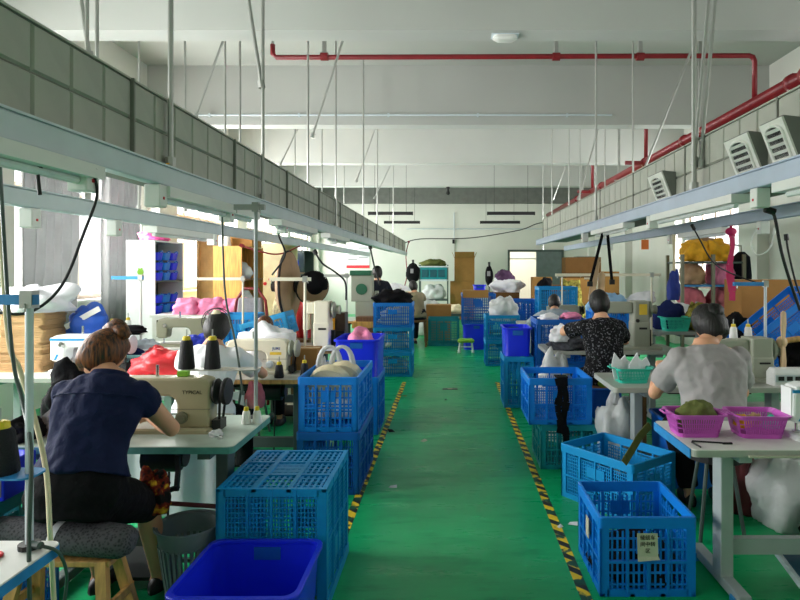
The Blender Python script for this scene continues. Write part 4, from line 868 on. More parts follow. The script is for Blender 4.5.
lump_thing('cloth_heap', 'white cloth with pointed folds on the small carton', 'cloth', M['clothw'], (-1.52, 5.03, .76), (.25, .1, .24), 41, amp=.4)
cone('navy thread cone at right of the cream machine', -1.31, 4.6, .76, 'threadk', .1, .035); cone('black thread cone near the fabric roll crate', -1.12, 4.62, .76, 'threadk', .11, .032)
lump_thing('cloth_heap', 'pink cloth bundle hanging at the side of woman in white', 'cloth', M['clothrp'], (-1.4, 4.3, .6), (.06, .06, .12), 44)
person('bending person in white behind the cream machine', -1.88, 5.7, 0, 'sit', (((-.15, .55, .8), (-1, -.2, -.5)), ((.15, .55, .8), (1, -.2, -.6))), 'tee', ('trouser', 'long'), 'hairb', sleeve='short', style='none', seat=.48, lean=.55, head=(.0, .75), k=.92, voxel=.014)
# third station: column machine and fans
def post_machine(label, x, y, z, h, m, rz=0, badge=None, sx=1, al=.36):
    r = thing('post_machine', label, 'sewing machine', (x, y, z), rz)
    a = MB().loft([rr(.17, .2, .02, 0), rr(.17, .2, .02, h*.55), rr(.16, .19, .02, h*.57), rr(.16, .19, .02, h)]).build('column', M[m], r, bevel=.004)
    b = MB().box(-al, -.08, -.06, .06, h-.13, h-.01).build('arm', M[m], r, bevel=.015)
    MB().box(-al-.04, -al+.02, -.05, .05, h-.3, h-.0).build('needle_head', M[m], r, bevel=.012); MB().tube([(-al-.01, 0, h-.3), (-al-.01, 0, .1)], .008).build('needle_bar', M['chrome'], r)
    MB().lathe([(.03, 0), (.08, .01), (.085, .03), (.04, .05), (.05, .09), (.02, .1)], (.085*sx, 0, h-.09), 18, (sx, 0, 0)).build('handwheel', M['mgrey'], r, smooth=.7)
    MB().box(-al-.05, .2, -.13, .13, 0, .03).build('bed', M[m], r, bevel=.005); MB().box(-.03, .05, -.104, -.1, h*.42, h*.46).build('name_plate', M['dark'], a)
    if badge: MB().box(-.03, .05, -.104, -.1, h-.14, h-.03).build('badge', M[badge], a); MB().lathe([(.018, 0), (.018, .02)], (-.05, -.1, h-.2), 12, (0, -1, 0)).build('knob', M['black'], a)
    MB().box(.1*sx-.02, .1*sx+.02, -.02, .02, .03, .2).build('side_bracket', M['dark'], r)
    return r
table('sewing table holding the tall beige machine at left', -2.1, -1.13, 6.12, 6.75, m='topg', edge='wood', leg='legd')
post_machine('tall beige column sewing machine with two fans beside it', -1.31, 6.2, .76, .5, 'mcream', al=.16)
r = thing('machine_motor', 'dark machine drive unit right of the tall beige machine', 'motor', (-1.17, 6.5, .76)); MB().box(-.1, .05, -.08, .1, 0, .36).build('drive_case', mat('dark_brown_iron', (60, 44, 28), .5), r, bevel=.01); MB().tube([(-.1, -.1, .12), (.05, -.1, .12)], .05, 14).build('drum', M['dark'], r); MB().box(-.1, -.06, -.1, -.08, .02, .3).build('guard', M['clothy'], r)
stand('steel thread stand right of the tall beige machine', -1.15, 6.68, .76, 1.53, (-.25, .03), 'steel', None, 'steel')
def pedestal_fan(label, x, y, zc, rad, axis, face, guard, z0=0):
    r = thing('pedestal_fan', label, 'fan', (x, y, z0)); q = Vector((0, 0, zc-z0))
    MB().cyl((0, 0, 0), .12, .03, 20).build('base', M['mcream'], r); MB().tube([(0, 0, .02), (0, 0, zc-z0-rad*.3)], .016).build('post', M['mcream'], r)
    ax = Vector(axis).normalized()
    h = MB().lathe([(rad*.1, -.1), (rad*.75, -.075), (rad, -.02), (rad, .02), (rad*.8, .055), (rad*.15, .07)], q, 28, ax).build('covered_guard', M[face], r, smooth=.8)
    MB().tube([q+Vector((0, 0, 1)).rotation_difference(ax) @ Vector((rad*1.01*math.cos(a), rad*1.01*math.sin(a), 0)) for a in [2*PI*k/28 for k in range(28)]], .014, 6, closed=True).build('outer_ring', M[guard], h)
    MB().tube([q-ax*.2, q-ax*.08], [.06, .075], 14).build('motor', M[guard], r, smooth=.8)
    MB().tube([q+ax*.06, q+ax*.085], rad*.2, 14).build('hub_badge', M[guard], h)
    return r
pedestal_fan('large tan covered fan seen nearly edge on at left', -1.87, 6.98, 1.39, .4, (.97, -.02, .02), 'tan', 'floralprint')
fn = pedestal_fan('round fan with black and tan cover beside the beige machine', -1.6, 6.98, 1.37, .19, (.7, -1, -.25), 'tan', 'black')
MB().ell((.02, -.03, 1.41), (.17, .13, .16), 18, 12, lambda d: 1 if d.z > -.1 else .75, Matrix.Rotation(.35, 3, 'Y')).build('black_cover', M['clothk'], fn, smooth=True)
crate('light blue mesh crate tilted up beside the tall beige machine', -1.92, 6.5, .84, .5, .34, .24, 'lblue', tilt=(0, -.28, 0), sp=.04)
table('wooden edged table between the left sewing rows', -2.9, -2.25, 5.5, 6.05, m='topg', edge='wood', leg='legd', motor=False)
lump_thing('cloth_heap', 'royal blue cloth on the wooden edged table', 'cloth', mat('royal_cloth', (40, 60, 200), .7, bump=.4), (-2.4, 5.7, .76), (.13, .15, .14), 46)
r = thing('arm_chair', 'red framed chair with grey cushion behind woman in white', 'chair', (-2.33, 7.02, 0), PI); b = MB().tube([(-.2, 0, 0), (-.2, 0, .95), (-.17, 0, 1.22), (-.08, 0, 1.36), (.08, 0, 1.36), (.17, 0, 1.22), (.2, 0, .95), (.2, 0, 0)], .018, 8).build('back_frame', M['red'], r, smooth=True)
MB().box(-.2, .2, -.4, 0, .42, .47).build('seat', M['red'], r, bevel=.01)
for xx in (-.18, .18): MB().tube([(xx, -.38, 0), (xx, -.38, .43)], .016).build('leg', M['red'], r)
MB().loft([rr(.34, .08, .035, .5), rr(.36, .1, .045, .9), rr(.28, .08, .035, 1.25)]).build('back_cushion', M['clothg'], r, smooth=.8)
lump_thing('stuffed_cushion', 'cream patterned cushion propped beside the red framed chair', 'cushion', mat('cream_pattern', (226, 206, 166), .8, var=.5, scale=26), (-2.08, 7.45, .72), (.13, .1, .36), 48, amp=.12)
r = thing('low_cabinet', 'low brown cabinet under the cream patterned cushion', 'cabinet', (-1.95, 7.6, 0)); MB().box(-.22, .24, -.3, .15, 0, .72).build('body', M['woodd'], r); MB().box(-.2, .22, -.315, -.3, .05, .68).build('door', M['woodd'], r)
r2 = lump_thing('cloth_heap', 'bright red cloth hanging next to the tan fan', 'cloth', M['clothr'], (-1.85, 7.62, .72), (.1, .1, .42), 49)
# ------------------------------------------------------------------ left: second row
table('long white table with the blue striped machine at left', -3.75, -2.08, 4.58, 5.3, m='topw', edge='topg', leg='leg')
machine('white sewing machine with a blue stripe on left table', -2.93, 4.88, .76, 0, 'mwhite', 'rail', 1.12, None, None, True)
r = thing('paper_stack', 'tall stack of brown paper sheets on the left table', 'paper', (-3.46, 4.98, .76))
for k in range(24):
    MB().loft([rr(.36, .3, .02, .0), rr(.36, .3, .02, .0185)]).build('sheet_bundle', M['sack'], r, loc=(random.uniform(-.012, .012), random.uniform(-.01, .01), .02*k), rz=random.uniform(-.05, .05))
lump_thing('cloth_heap', 'white cloth bundle on top of brown paper stack', 'cloth', M['clothw'], (-3.42, 4.98, 1.238), (.28, .2, .15), 51, amp=.3)
r = lump_thing('zip_bag', 'blue bag with white strap beside the brown paper stack', 'bag', mat('blue_bag', (40, 96, 206), .5, bump=.2), (-3.1, 5.15, 1.02), (.17, .1, .17), 52, amp=.2); MB().bar((-.14, -.095, .08), (.15, -.1, .24), .045, .01, (0, 1, 0)).build('strap', M['white'], r)
carton('white box hidden under the blue bag on left table', -3.1, 5.15, .76, .3, .22, .25, 'clothw')
r = lump_thing('cloth_heap', 'black garment lying on the white striped machine', 'cloth', M['clothk'], (-2.85, 5.14, 1.03), (.26, .06, .05), 53, amp=.3); 
stand('white thread stand with blue arm before the white locker', -2.68, 5.2, .76, 1.53, (-.25, .02), 'white', (1.03, -.32, .02), 'sblue'); cone('orange thread cone on the left row tray', -2.93, 5.2, 1.03, 'threado', .11, .034); cone('white thread cone on the left row tray', -2.79, 5.2, 1.03, 'threadw', .12, .03)
basket('pale aqua slotted basket of cloths on left table', -2.6, 5.02, .76, .34, .24, .13, 'aqua')
for i, (m, dx, dy, z, rx, lab) in enumerate((('clothn', -.06, .0, .83, .1, 'navy cloth folded in the pale aqua basket'), ('clothw', .1, .04, .84, .1, 'white cloth folded in the pale aqua basket'), ('clothb', -.15, .12, .88, .09, 'blue cloth slung behind the pale aqua basket'), ('clothr', .15, -.02, .86, .07, 'red cloth strip hanging from the pale aqua basket'), ('hood', .0, .1, .9, .12, 'pale blue grey cloth on top of the aqua basket'))):
    lump_thing('folded_cloth', lab, 'cloth', M[m], (-2.6+dx, 5.02+dy, z), (rx, .07, .06), 60+i, amp=.3)
lump_thing('plastic_bag', 'shiny red plastic bag lying on the left table', 'bag', M['clothr'], (-2.3, 4.78, .76), (.21, .13, .13), 66, amp=.3)
table('second row table with the olive sewing machine', -3.6, -2.05, 6.25, 7.0 - .1, m='topw', edge='topg', leg='leg')
machine('olive sewing machine in the second row before the locker', -2.86, 6.48, .76, 0, 'molive', 'dark', 1.12)
r = thing('desk_fan', 'small dark wire desk fan beside the olive machine', 'fan', (-2.5, 6.4, .76)); MB().cyl((0, 0, 0), .09, .02).build('base', M['dark'], r); MB().tube([(0, 0, .02), (0, .03, .14)], .012).build('post', M['dark'], r); q = Vector((0, 0, .26))
for s in (0, .06): MB().tube([q+Vector((.15*math.cos(a), s, .15*math.sin(a))) for a in [2*PI*k/24 for k in range(24)]], .005, 6, closed=True).build('guard_ring', M['dark'], r)
b = MB()
for k in range(20): a = PI*2*k/20; b.bar(q+Vector((.03*math.cos(a), -.01, .03*math.sin(a))), q+Vector((.15*math.cos(a), 0, .15*math.sin(a))), .003, .003, (0, 1, 0))
b.build('guard_wires', M['dark'], r)
for k in range(3): a = PI*2*k/3; MB().cbox(q+Vector((.07*math.cos(a), .03, .07*math.sin(a))), (.12, .006, .07), Matrix.Rotation(-a, 3, 'Y')).build('blade', M['clothg'], r)
MB().tube([q+Vector((0, .03, 0)), q+Vector((0, .12, 0))], .045, 12).build('motor', M['dark'], r)
lump_thing('cloth_heap', 'black hand bag lying before the olive machine', 'bag', M['clothk'], (-2.42, 6.32-.55, .76), (.16, .1, .1), 68); 
crate('blue crate of cloth behind the olive machine', -2.3, 6.62, .76, .4, .36, .34, 'cyan', sp=.03)
r = thing('white_counter', 'white counter carrying the pink cloth bundles', 'counter', (-3.0, 7.5, 0)); MB().box(-.6, .45, -.25, .3, 0, 1.0).build('body', M['topw'], r); MB().box(-.62, .47, -.27, .31, 1.0, 1.03).build('top', M['topw'], r)
for i, (x, lab) in enumerate(((-3.22, 'pink cloth bundle on the counter, nearest the locker'), (-2.93, 'pink cloth bundle in the middle of the counter'), (-2.68, 'pink cloth bundle at the aisle end of the counter'))): lump_thing('cloth_bundle', lab, 'cloth', M['clothp'], (x, 7.45, 1.03), (.19, .17, .13), 70+i, amp=.35)
# locker, shelves
def cupboard(label, x0, x1, y0, y1, h, m, shelfz, inner, name='storage_cabinet'):
    r = thing(name, label, 'cabinet', ((x0+x1)/2, (y0+y1)/2, 0)); w, d = (x1-x0)/2, (y1-y0)/2
    MB().box(-w, w, -d, -d+.02, 0, h).build('side_panel', M[m], r); MB().box(-w, w, d-.02, d, 0, h).build('side_panel', M[m], r); MB().box(-w, -w+.02, -d+.02, d-.02, 0, h).build('back_panel', M[inner], r); MB().box(-w, w, -d, d, h, h+.02).build('top_panel', M[m], r)
    for z in shelfz: MB().box(-w+.02, w, -d+.02, d-.02, z, z+.02).build('shelf', M[inner], r)
    return r
lk = cupboard('white steel locker with open shelves and green sticker', -4.05, -3.69, 7.5, 8.3, 1.93, 'mwhite', (.1, .55, 1.0, 1.42), 'legd')
MB().lathe([(.04, 0), (.04, .004)], (0, -.4, 1.55), 16, (0, -1, 0)).build('round_sticker', M['grass'], lk); MB().box(-.025, -.01, -.405, -.4, 1.57, 1.6).box(.01, .025, -.405, -.4, 1.57, 1.6).build('sticker_ears', M['grass'], lk)
lump_thing('plastic_bag', 'pink plastic bag on top of the white locker', 'bag', mat('hot_pink_bag', (240, 96, 168), .5, bump=.4), (-3.87, 7.9, 1.95), (.17, .2, .12), 75, amp=.35)
n = 0
for z in (1.02, 1.44):
    for row in range(3 if z > 1.4 else 2):
        for k in range(3):
            n += 1; r = thing('spool_tub', 'small blue tub in the locker, %s shelf, %s row, %s one' % ('upper' if z > 1.4 else 'lower', ['bottom', 'second', 'top'][row], ['near', 'middle', 'far'][k]), 'tub', (-3.8, 7.68+.21*k, z+.13*row), 0, 'blue tubs in the white locker'); MB().loft([rr(.16, .16, .03, 0), rr(.19, .19, .03, .1), rr(.18, .18, .03, .1), rr(.15, .15, .03, .01)]).build('tub_body', M['royal'] if (n+row) % 2 else M['blue'], r); MB().tube([(.1, -.05, .1), (.11, 0, .12), (.1, .05, .1)], .008, 6).build('lip', M['blue'], r)
cb = cupboard('orange veneer cabinet with open dark shelves beside window', -3.75, -3.3, 9.5, 10.6, 1.93, 'woodo', (.5, .95, 1.4), 'woodd')
for i, z in enumerate((.97, 1.42)): lump_thing('plastic_bag', 'clear bag of parts on %s shelf of orange cabinet' % ['lower', 'upper'][i], 'bag', M['bagw'], (-3.5, 10.05, z), (.16, .3, .17), 77+i)
carton('brown carton on top of the orange cabinet', -3.45, 10.1, 1.95, .4, .5, .18); cone('white jar standing on the orange cabinet', -3.62, 9.75, 1.95, 'threadw', .16, .06)
bc = cupboard('beige cabinet with red dots behind the orange cabinet', -3.65, -3.2, 11.5, 12.6, 2.05, 'clothc', (.6, 1.2), 'clothc')
for k in range(4): MB().lathe([(.035, 0), (.035, .004)], (-.12+.1*k, -.55, 1.3+.08*(k % 2)), 10, (0, -1, 0)).build('red_dot', M['inkr'], bc)
r = thing('wooden_shutter', 'brown wooden shutter standing before the left windows', 'shutter', (-4.35, 10.35, .0)); MB().box(-.01, .01, -.0, .9, .9, 2.25).box(-.02, .02, 0, .05, 0, 2.25).box(-.02, .02, .85, .9, 0, 2.25).build('shutter_frame', M['sack'], r)
for k in range(6): MB().box(-.018, .03, .05, .85, 1.0+.2*k, 1.17+.2*k).build('slat', M['sack'], r)
gc = cupboard('grey steel cabinet in far left corner with blue bag', -3.9, -3.45, 14.2, 15.2, 2.0, 'legd', (.6, 1.2), 'legd')
lump_thing('plastic_bag', 'blue plastic bag hanging in front of the grey cabinet', 'bag', mat('royal_cloth'), (-3.7, 13.8, 1.5), (.2, .2, .3), 81); r = thing('side_shelf', 'dark shelf under the blue bag by the grey cabinet', 'shelf', (-3.7, 13.8, 0)); MB().box(-.3, .3, -.25, .25, 1.46, 1.5).build('shelf_board', M['woodd'], r)
for sx in (-.28, .28):
    for sy in (-.23, .23): MB().box(sx-.02, sx+.02, sy-.02, sy+.02, 0, 1.46).build('leg', M['legd'], r)
r = thing('downpipe', 'white downpipe on the far left wall', 'pipe', (-4.4, 16.1, 0)); MB().tube([(0, 0, 0), (0, 0, 3.8)], .09, 14).build('pipe_run', M['white'], r, smooth=.8); MB().tube([(0, 0, 1.2), (0, 0, 1.32)], .105, 14).build('collar', M['white'], r)
# far left machines and people
table('worktable under the grey green machine at the far left', -1.9, -1.12, 9.5, 10.3, m='topg', edge='wood', leg='legd')
r = thing('eyelet_machine', 'grey green eyeleting machine with dark green hood', 'machine', (-1.42, 9.75, .76)); MB().box(-.17, .17, -.12, .12, .3, .72).build('head_case', M['mgrey'], r, bevel=.01); MB().box(-.19, .15, -.14, .1, .72, .8).build('hood', M['mgreen'], r, bevel=.01); MB().lathe([(.09, 0), (.09, .01)], (0, -.12, .5), 16, (0, -1, 0)).build('green_disc', M['mgreen'], r); MB().box(-.1, .2, -.13, .13, 0, .3).build('base_case', M['mgrey'], r, bevel=.01); MB().tube([(-.05, -.1, .3), (-.05, -.1, .1)], .02).build('plunger', M['chrome'], r); MB().tube([(.2, 0, .4), (.26, 0, .4)], .07, 14).build('handwheel', M['mgrey'], r)
r = thing('pallet_stack', 'orange and white trays stacked beneath the eyelet machine', 'tray', (-1.3, 9.3, 0))
for k in range(5): MB().box(-.2, .22, -.15, .15, .17*k, .17*k+.1).build('tray', [M['orange'], M['woodo'], M['clothc']][k % 3], r, bevel=.01); MB().box(-.14, .16, -.12, .12, .17*k+.1, .17*k+.17).build('tray_foot', M['woodd'], r)
person('standing person in dark workwear and black cap at the far left', -1.28, 10.75, .3, 'stand', (((-.2, .35, .95), (-1, -.5, -.3)), ((.2, .35, .95), (1, -.5, -.3))), 'darkwear', ('trouser', 'long'), 'hairk', sleeve='long', style='cap', lean=.1, head=(0, .2), voxel=.016, k=.97)
person('person in khaki shirt working beyond the tall crate stack', -.66, 12.3, .5, 'sit', (((-.2, .4, 1.0), (-1, -.3, -.5)), ((.1, .42, 1.05), (1, -.3, -.5))), 'beigeshirt', ('darkwear', 'long'), 'hairk', sleeve='long', style='none', seat=.55, lean=.25, head=(0, .35), voxel=.016, k=.97)
r = thing('wooden_stool', 'plain wooden stool under the person in khaki', 'stool', (-.66, 12.28, 0)); MB().box(-.18, .18, -.15, .15, .5, .54).build('seat', M['woodd'], r)
for sx in (-1, 1):
    for sy in (-1, 1): MB().bar((sx*.14, sy*.11, .5), (sx*.17, sy*.14, 0), .04, .04, (0, 1, 0)).build('leg', M['woodd'], r)
table('sewing table with beige machine behind the tall crate stack', -1.75, -.75, 12.75, 13.4, m='topg', edge='topg', leg='legd'); machine('beige sewing machine behind the tall crate stack', -1.0, 13.0, .76, 0, 'mcream', 'mgrey', 1.25); lump_thing('cloth_heap', 'white cloth on the beige machine far left', 'cloth', M['clothw'], (-1.2, 13.2, .95), (.3, .15, .2), 84)
lump_thing('cloth_heap', 'dark navy cloth draped on the far left table', 'cloth', M['darkwear'], (-1.45, 13.1, .76), (.25, .2, .25), 86)

# ------------------------------------------------------------------ rear of the hall
r = thing('bag_rack', 'grey rack with teal bins on top at the rear wall', 'rack', (-.5, 18.6, 0))
MB().box(-.42, .42, -.28, .28, 1.25, 1.62).build('top_bin', M['teal'], r)
for k in range(3): MB().box(-.36+.25*k, -.16+.25*k, -.3, -.28, 1.32, 1.55).build('bin_front', mat('dark_teal', (10, 84, 96), .5), r)
MB().box(-.45, .45, -.3, .3, 1.2, 1.25).box(-.45, .45, -.31, -.28, 1.62, 1.66).build('shelf', M['rail'], r)
for sx in (-.43, .43):
    for sy in (-.28, .28): MB().box(sx-.02, sx+.02, sy-.02, sy+.02, 0, 1.7).build('post', M['legd'], r)
MB().box(-.45, .45, -.3, .3, .6, .64).build('shelf', M['legd'], r)
lump_thing('plastic_bag', 'white sack stored on the middle shelf of rear rack', 'bag', M['bagw'], (-.5, 18.55, .64), (.36, .24, .3), 88); lump_thing('cloth_heap', 'mixed brown cloth heap on top of the rear rack', 'cloth', M['clotho'], (-.5, 18.6, 1.66), (.38, .22, .14), 89, amp=.5)
carton('tall closed brown carton standing at the rear wall', .38, 18.9, 0, .75, .6, 1.18); carton('open brown carton on the tall carton at rear wall', .45, 18.85, 1.19, .62, .5, .72, flaps=True)
lump_thing('cloth_roll', 'pale rolled cloth on floor beside the tall cartons', 'cloth', M['clothc'], (.18, 15.6, .42), (.3, .14, .14), 90); r = thing('small_cart', 'dark low cart carrying the pale rolled cloth', 'cart', (.18, 15.6, 0)); MB().box(-.35, .35, -.25, .25, .36, .42).build('deck', M['legd'], r)
for sx in (-.3, .3):
    for sy in (-.2, .2): MB().box(sx-.02, sx+.02, sy-.02, sy+.02, 0, .36).build('leg', M['legd'], r)
def covered_stand(label, x, y, zc, rw, rh):
    r = thing('covered_fan', label, 'fan', (x, y, 0)); MB().cyl((0, 0, 0), .2, .03).build('base', M['black'], r); MB().tube([(0, 0, 0), (0, 0, zc)], .018).build('post', M['legd'], r)
    MB().ell((0, 0, zc), (rw, .12, rh), 18, 12, lambda d: 1+.15*nz(d, 2, x)).build('cloth_cover', M['clothk'], r, smooth=True); MB().tube([(0, 0, zc+rh*.9), (0, 0, zc+rh*1.35)], .03).build('top_knob', M['black'], r); MB().box(-.06, .02, -.14, -.12, zc, zc+.12).build('tag', M['clothg'], r)
covered_stand('black covered fan on a stand before rear wall at left', -1.0, 16.2, 1.46, .19, .27); covered_stand('slim black covered fan on a stand before rear wall at right', .98, 15.0, 1.4, .1, .26)
# ------------------------------------------------------------------ stool in the aisle, floor litter
r = thing('step_stool', 'small green topped stool with white legs in the aisle', 'stool', (.3, 11.35, 0)); MB().loft([rr(.3, .24, .05, .2), rr(.32, .26, .06, .23), rr(.26, .2, .05, .26)]).build('seat_pad', M['grass'], r, smooth=.7)
for sx in (-1, 1):
    for sy in (-1, 1): MB().tube([(sx*.11, sy*.08, .2), (sx*.13, sy*.1, .03)], .016).build('leg', M['white'], r); MB().ell((sx*.13, sy*.1, .022), (.03, .02, .022), 10, 6).build('caster', M['white'], r)
MB().box(-.12, .12, -.01, .01, .1, .12).build('crossbar', M['white'], r)
o = MB().box(-.1, .1, -.05, .05, 0, .003).build('floor_plate', M['dark'], loc=(0, 7.93, 0)); tag(o, 'small dark plate with pale marks set in the aisle floor', 'plate'); MB().box(-.03, .03, -.02, .02, .003, .004).build('pale_mark', M['label'], o)
for i, (px, py, m, s, lab) in enumerate(((393, 487, 'paper', .03, 'tiny white paper scrap on floor near the left tape'), (424, 441, 'label', .035, 'curled pale scrap on floor in middle of aisle'), (391, 431, 'ink', .05, 'thin black scrap on floor beside the left tape'), (404, 396, 'card', .04, 'brown scrap on floor close to the tall crate stack'), (446, 400, 'paper', .02, 'tiny pale speck on floor behind the floor plate'), (372, 428, 'ink', .06, 'dark flat scrap on floor left of the left tape'), (573, 524, 'paper', .03, 'small white scrap on floor left of labelled crate'), (560, 527, 'paper', .02, 'tiny white scrap on floor next to the right tape'))):
    D = H*F/(py-268); X = (px-450)*D/F
    o = MB().add([(-s, -s*.5, .001), (s, -s*.6, .001), (s*.9, s*.5, .012), (-s*.7, s*.6, .003), (-s, -s*.5, 0), (s, -s*.6, 0), (s*.9, s*.5, .010), (-s*.7, s*.6, .0)], [(0, 1, 2, 3), (7, 6, 5, 4), (0, 4, 5, 1), (1, 5, 6, 2), (2, 6, 7, 3), (3, 7, 4, 0)]).build('floor_scrap', M[m], loc=(X, D, .0005), rz=i); tag(o, lab, 'scrap')

# ------------------------------------------------------------------ right: front workstation
r = table('white sewing table with blue side strip nearest at right', 1.12, 2.55, 2.77, 3.3, m='topw', edge='topg', leg='leg', motor=False, pedal=False, blueside=True, legs=(.26, .26))
b = MB().cbox((.02, -.02, .1), (.34, .26, .03), Matrix.Rotation(.25, 3, 'X')).build('pedal', M['rail'], r); MB().cbox((.02, -.02, .118), (.3, .22, .012), Matrix.Rotation(.25, 3, 'X')).build('pedal_pad', mat('blue_grey_pad', (24, 72, 92), .7), b)
MB().box(-.46, .3, -.285, -.266, .728, .735).build('ruler_strip', M['label'], r)
basket('orchid purple basket with olive cap on nearest right table', 1.24, 3.05, .76, .25, .2, .115, 'purple'); basket('orchid purple basket of coloured scraps on nearest right table', 1.545, 3.03, .76, .25, .2, .115, 'purple', rz=-.05)
lump_thing('cloth_hat', 'olive green cap lying in the left purple basket', 'cap', M['clotho'], (1.26, 3.06, .79), (.1, .075, .085), 101, amp=.18)
for i, (m, x, y, lab) in enumerate((('clothy', 1.47, 3.02, 'yellow scrap in the right purple basket'), ('tan', 1.55, 3.05, 'brown gold scrap in the right purple basket'), ('tealb', 1.6, 3.0, 'mint scrap in the right purple basket'))): lump_thing('cloth_scrap', lab, 'cloth', M[m], (x, y, .8), (.04, .04, .04), 105+i)
machine('white sewing machine with blue stripe at the right edge', 1.93, 2.99, .76, 0, 'mwhite', 'rail', 1.0, None, None, True)
r = thing('hex_key', 'black bent tool lying at the left end of near table', 'tool', (1.2, 2.88, .764)); MB().tube([(-.03, -.08, 0), (-.04, .0, 0), (-.03, .02, 0), (.14, -.02, 0)], .004, 6).build('bent_rod', M['black'], r)
MB().box(.1, .145, -.025, -.012, -.004, .004).build('grip', M['black'], r)
lump_thing('plastic_bag', 'big white plastic sack under the nearest right table', 'bag', M['bagw'], (2.12, 3.75, 0), (.24, .2, .34), 110, neck=.05); lump_thing('plastic_bag', 'black plastic bag leaning on the big white sack', 'bag', M['bagk'], (2.2, 3.42, .0), (.18, .12, .17), 111, amp=.35); lump_thing('plastic_bag', 'dark red bag behind the leg of nearest table', 'bag', mat('dark_red'), (1.9, 3.95, 0), (.1, .1, .36), 112)
person('woman in grey shirt with dark hair bun sewing at right', 1.62, 3.64, 0, 'sit', (((-.17, .5, .9), (-.6, -.3, -1)), ((.16, .5, .88), (.7, -.2, -1))), 'greytee', ('trouser', 'long'), 'hairk', sleeve='short', style='lowbun', seat=.5, lean=.2, head=(.45, .55), voxel=.009, k=1.08, bulk=1.1, feet=((.0, .42, .09), (.22, .42, .09)))
table('grey sewing table of the woman in grey shirt', 1.15, 2.62, 4.2, 4.82, m='topg', edge='topg', leg='leg', legs=(.25, .2))
basket('mint basket full of white paper shapes on grey table', 1.34, 4.45, .76, .25, .22, .11, 'tealb')
for i in range(6):
    r = thing('paper_shape', 'white folded paper shape in mint basket, %s from the left' % ['first', 'second', 'third', 'fourth', 'fifth', 'sixth'][i], 'paper', (1.24+.042*i, 4.42+.025*(i % 3), .78), 0, 'paper shapes in the mint basket'); r.scale = (1.1, 1.2, 1.02); tl = (.02 if i % 2 else -.02)
    MB().add([(-.03, -.01, 0), (.03, .0, 0), (.045, .02, .1), (tl, .02, .19-.02*(i % 3)), (-.045, .0, .1), (-.03, .0, 0), (.03, .01, 0), (.045, .03, .1), (tl, .03, .19-.02*(i % 3)), (-.045, .01, .1)], [(0, 1, 2, 3, 4), (9, 8, 7, 6, 5), (0, 5, 6, 1), (1, 6, 7, 2), (2, 7, 8, 3), (3, 8, 9, 4), (4, 9, 5, 0)]).build('folded_sheet', M['paper'], r)
post_machine('grey machine with dark screen right of the woman in grey', 2.3, 4.5, .76, .32, 'mgrey'); cone('white thread cone on the stand behind grey shirt, left one', 2.22, 4.7, 1.02, 'threadw', .12, .032); cone('white thread cone on the stand behind grey shirt, right one', 2.335, 4.7, 1.02, 'threadw', .12, .032)
stand('pale pole with a blue arm behind the woman in grey', 2.47, 4.7, .76, 1.49, (-.25, .02), 'rail', (1.02, -.32, .03), 'bedge')
r = thing('machine_console', 'white console with small buttons at right table edge', 'console', (2.45, 4.32, .76)); MB().loft([rr(.3, .12, .02, 0), rr(.3, .12, .02, .09), rr(.27, .09, .02, .12)]).build('housing', M['mwhite'], r); MB().box(-.14, .14, -.064, -.058, .03, .08).build('button_panel', M['rail'], r)
for k in range(4): MB().box(-.12+.06*k, -.08+.06*k, -.068, -.062, .04, .07).build('button', M['dark'], r)
r = thing('wooden_fan', 'fan with pale wooden blades at the right edge', 'fan', (2.46, 4.5, .76)); q = Vector((0, -.05, .29))
MB().cyl((0, 0, 0), .07, .02).build('base', M['dark'], r); MB().tube([(.05, .02, .02), (.06, .02, .28)], .012).build('post', M['dark'], r); MB().tube([q, q+Vector((.02, .05, 0)), q+Vector((.16, .05, .02))], .022, 12).build('shaft', M['wood'], r, smooth=.7); MB().ell(q, (.04, .035, .045), 12, 8).build('hub', M['woodp'], r, smooth=True)
for s in (1, -1): MB().prism([(-.014, 0), (.014, 0), (.026, s*.12), (.022, s*.2), (0, s*.215), (-.02, s*.2), (-.022, s*.12)], -.006, .006).build('blade', M['woodp'], r, loc=q+Vector((0, -.02, s*.02)), rz=.3)
lump_thing('cloth_heap', 'black garment heaped at the right edge of grey table', 'cloth', M['clothk'], (2.72, 4.6, .76), (.18, .16, .2), 114, amp=.3)
r = thing('storage_bench', 'long storage bench behind the grey table at right', 'bench', (3.1, 5.6, 0)); MB().box(-.75, .7, -.6, .6, .72, .76).build('top', M['topg'], r)
for sx in (-.7, .65):
    for sy in (-.55, .55): MB().box(sx-.025, sx+.025, sy-.025, sy+.025, 0, .72).build('leg', M['leg'], r)
MB().box(-.7, .65, -.55, .55, .2, .23).build('lower_shelf', M['topg'], r)
crate('bright blue mesh crate tilted steeply at the right edge', 3.0, 5.2, .86, .8, .4, .42, 'blue', tilt=(0, -.68, 0), sp=.02, hs=.025)
carton('open wide carton behind the tilted blue crate', 3.08, 5.9, .76, .6, .36, .72); lump_thing('cloth_heap', 'dark grey cloth at the foot of the tilted crate', 'cloth', M['clothk'], (2.62, 5.55, .76), (.16, .2, .25), 116)
tote('blue solid bin under the grey sewing table', 1.75, 4.52, 0, .4, .4, .5, 'dblue'); carton('pale box under the grey sewing table', 2.2, 4.5, 0, .36, .36, .45, 'hood')

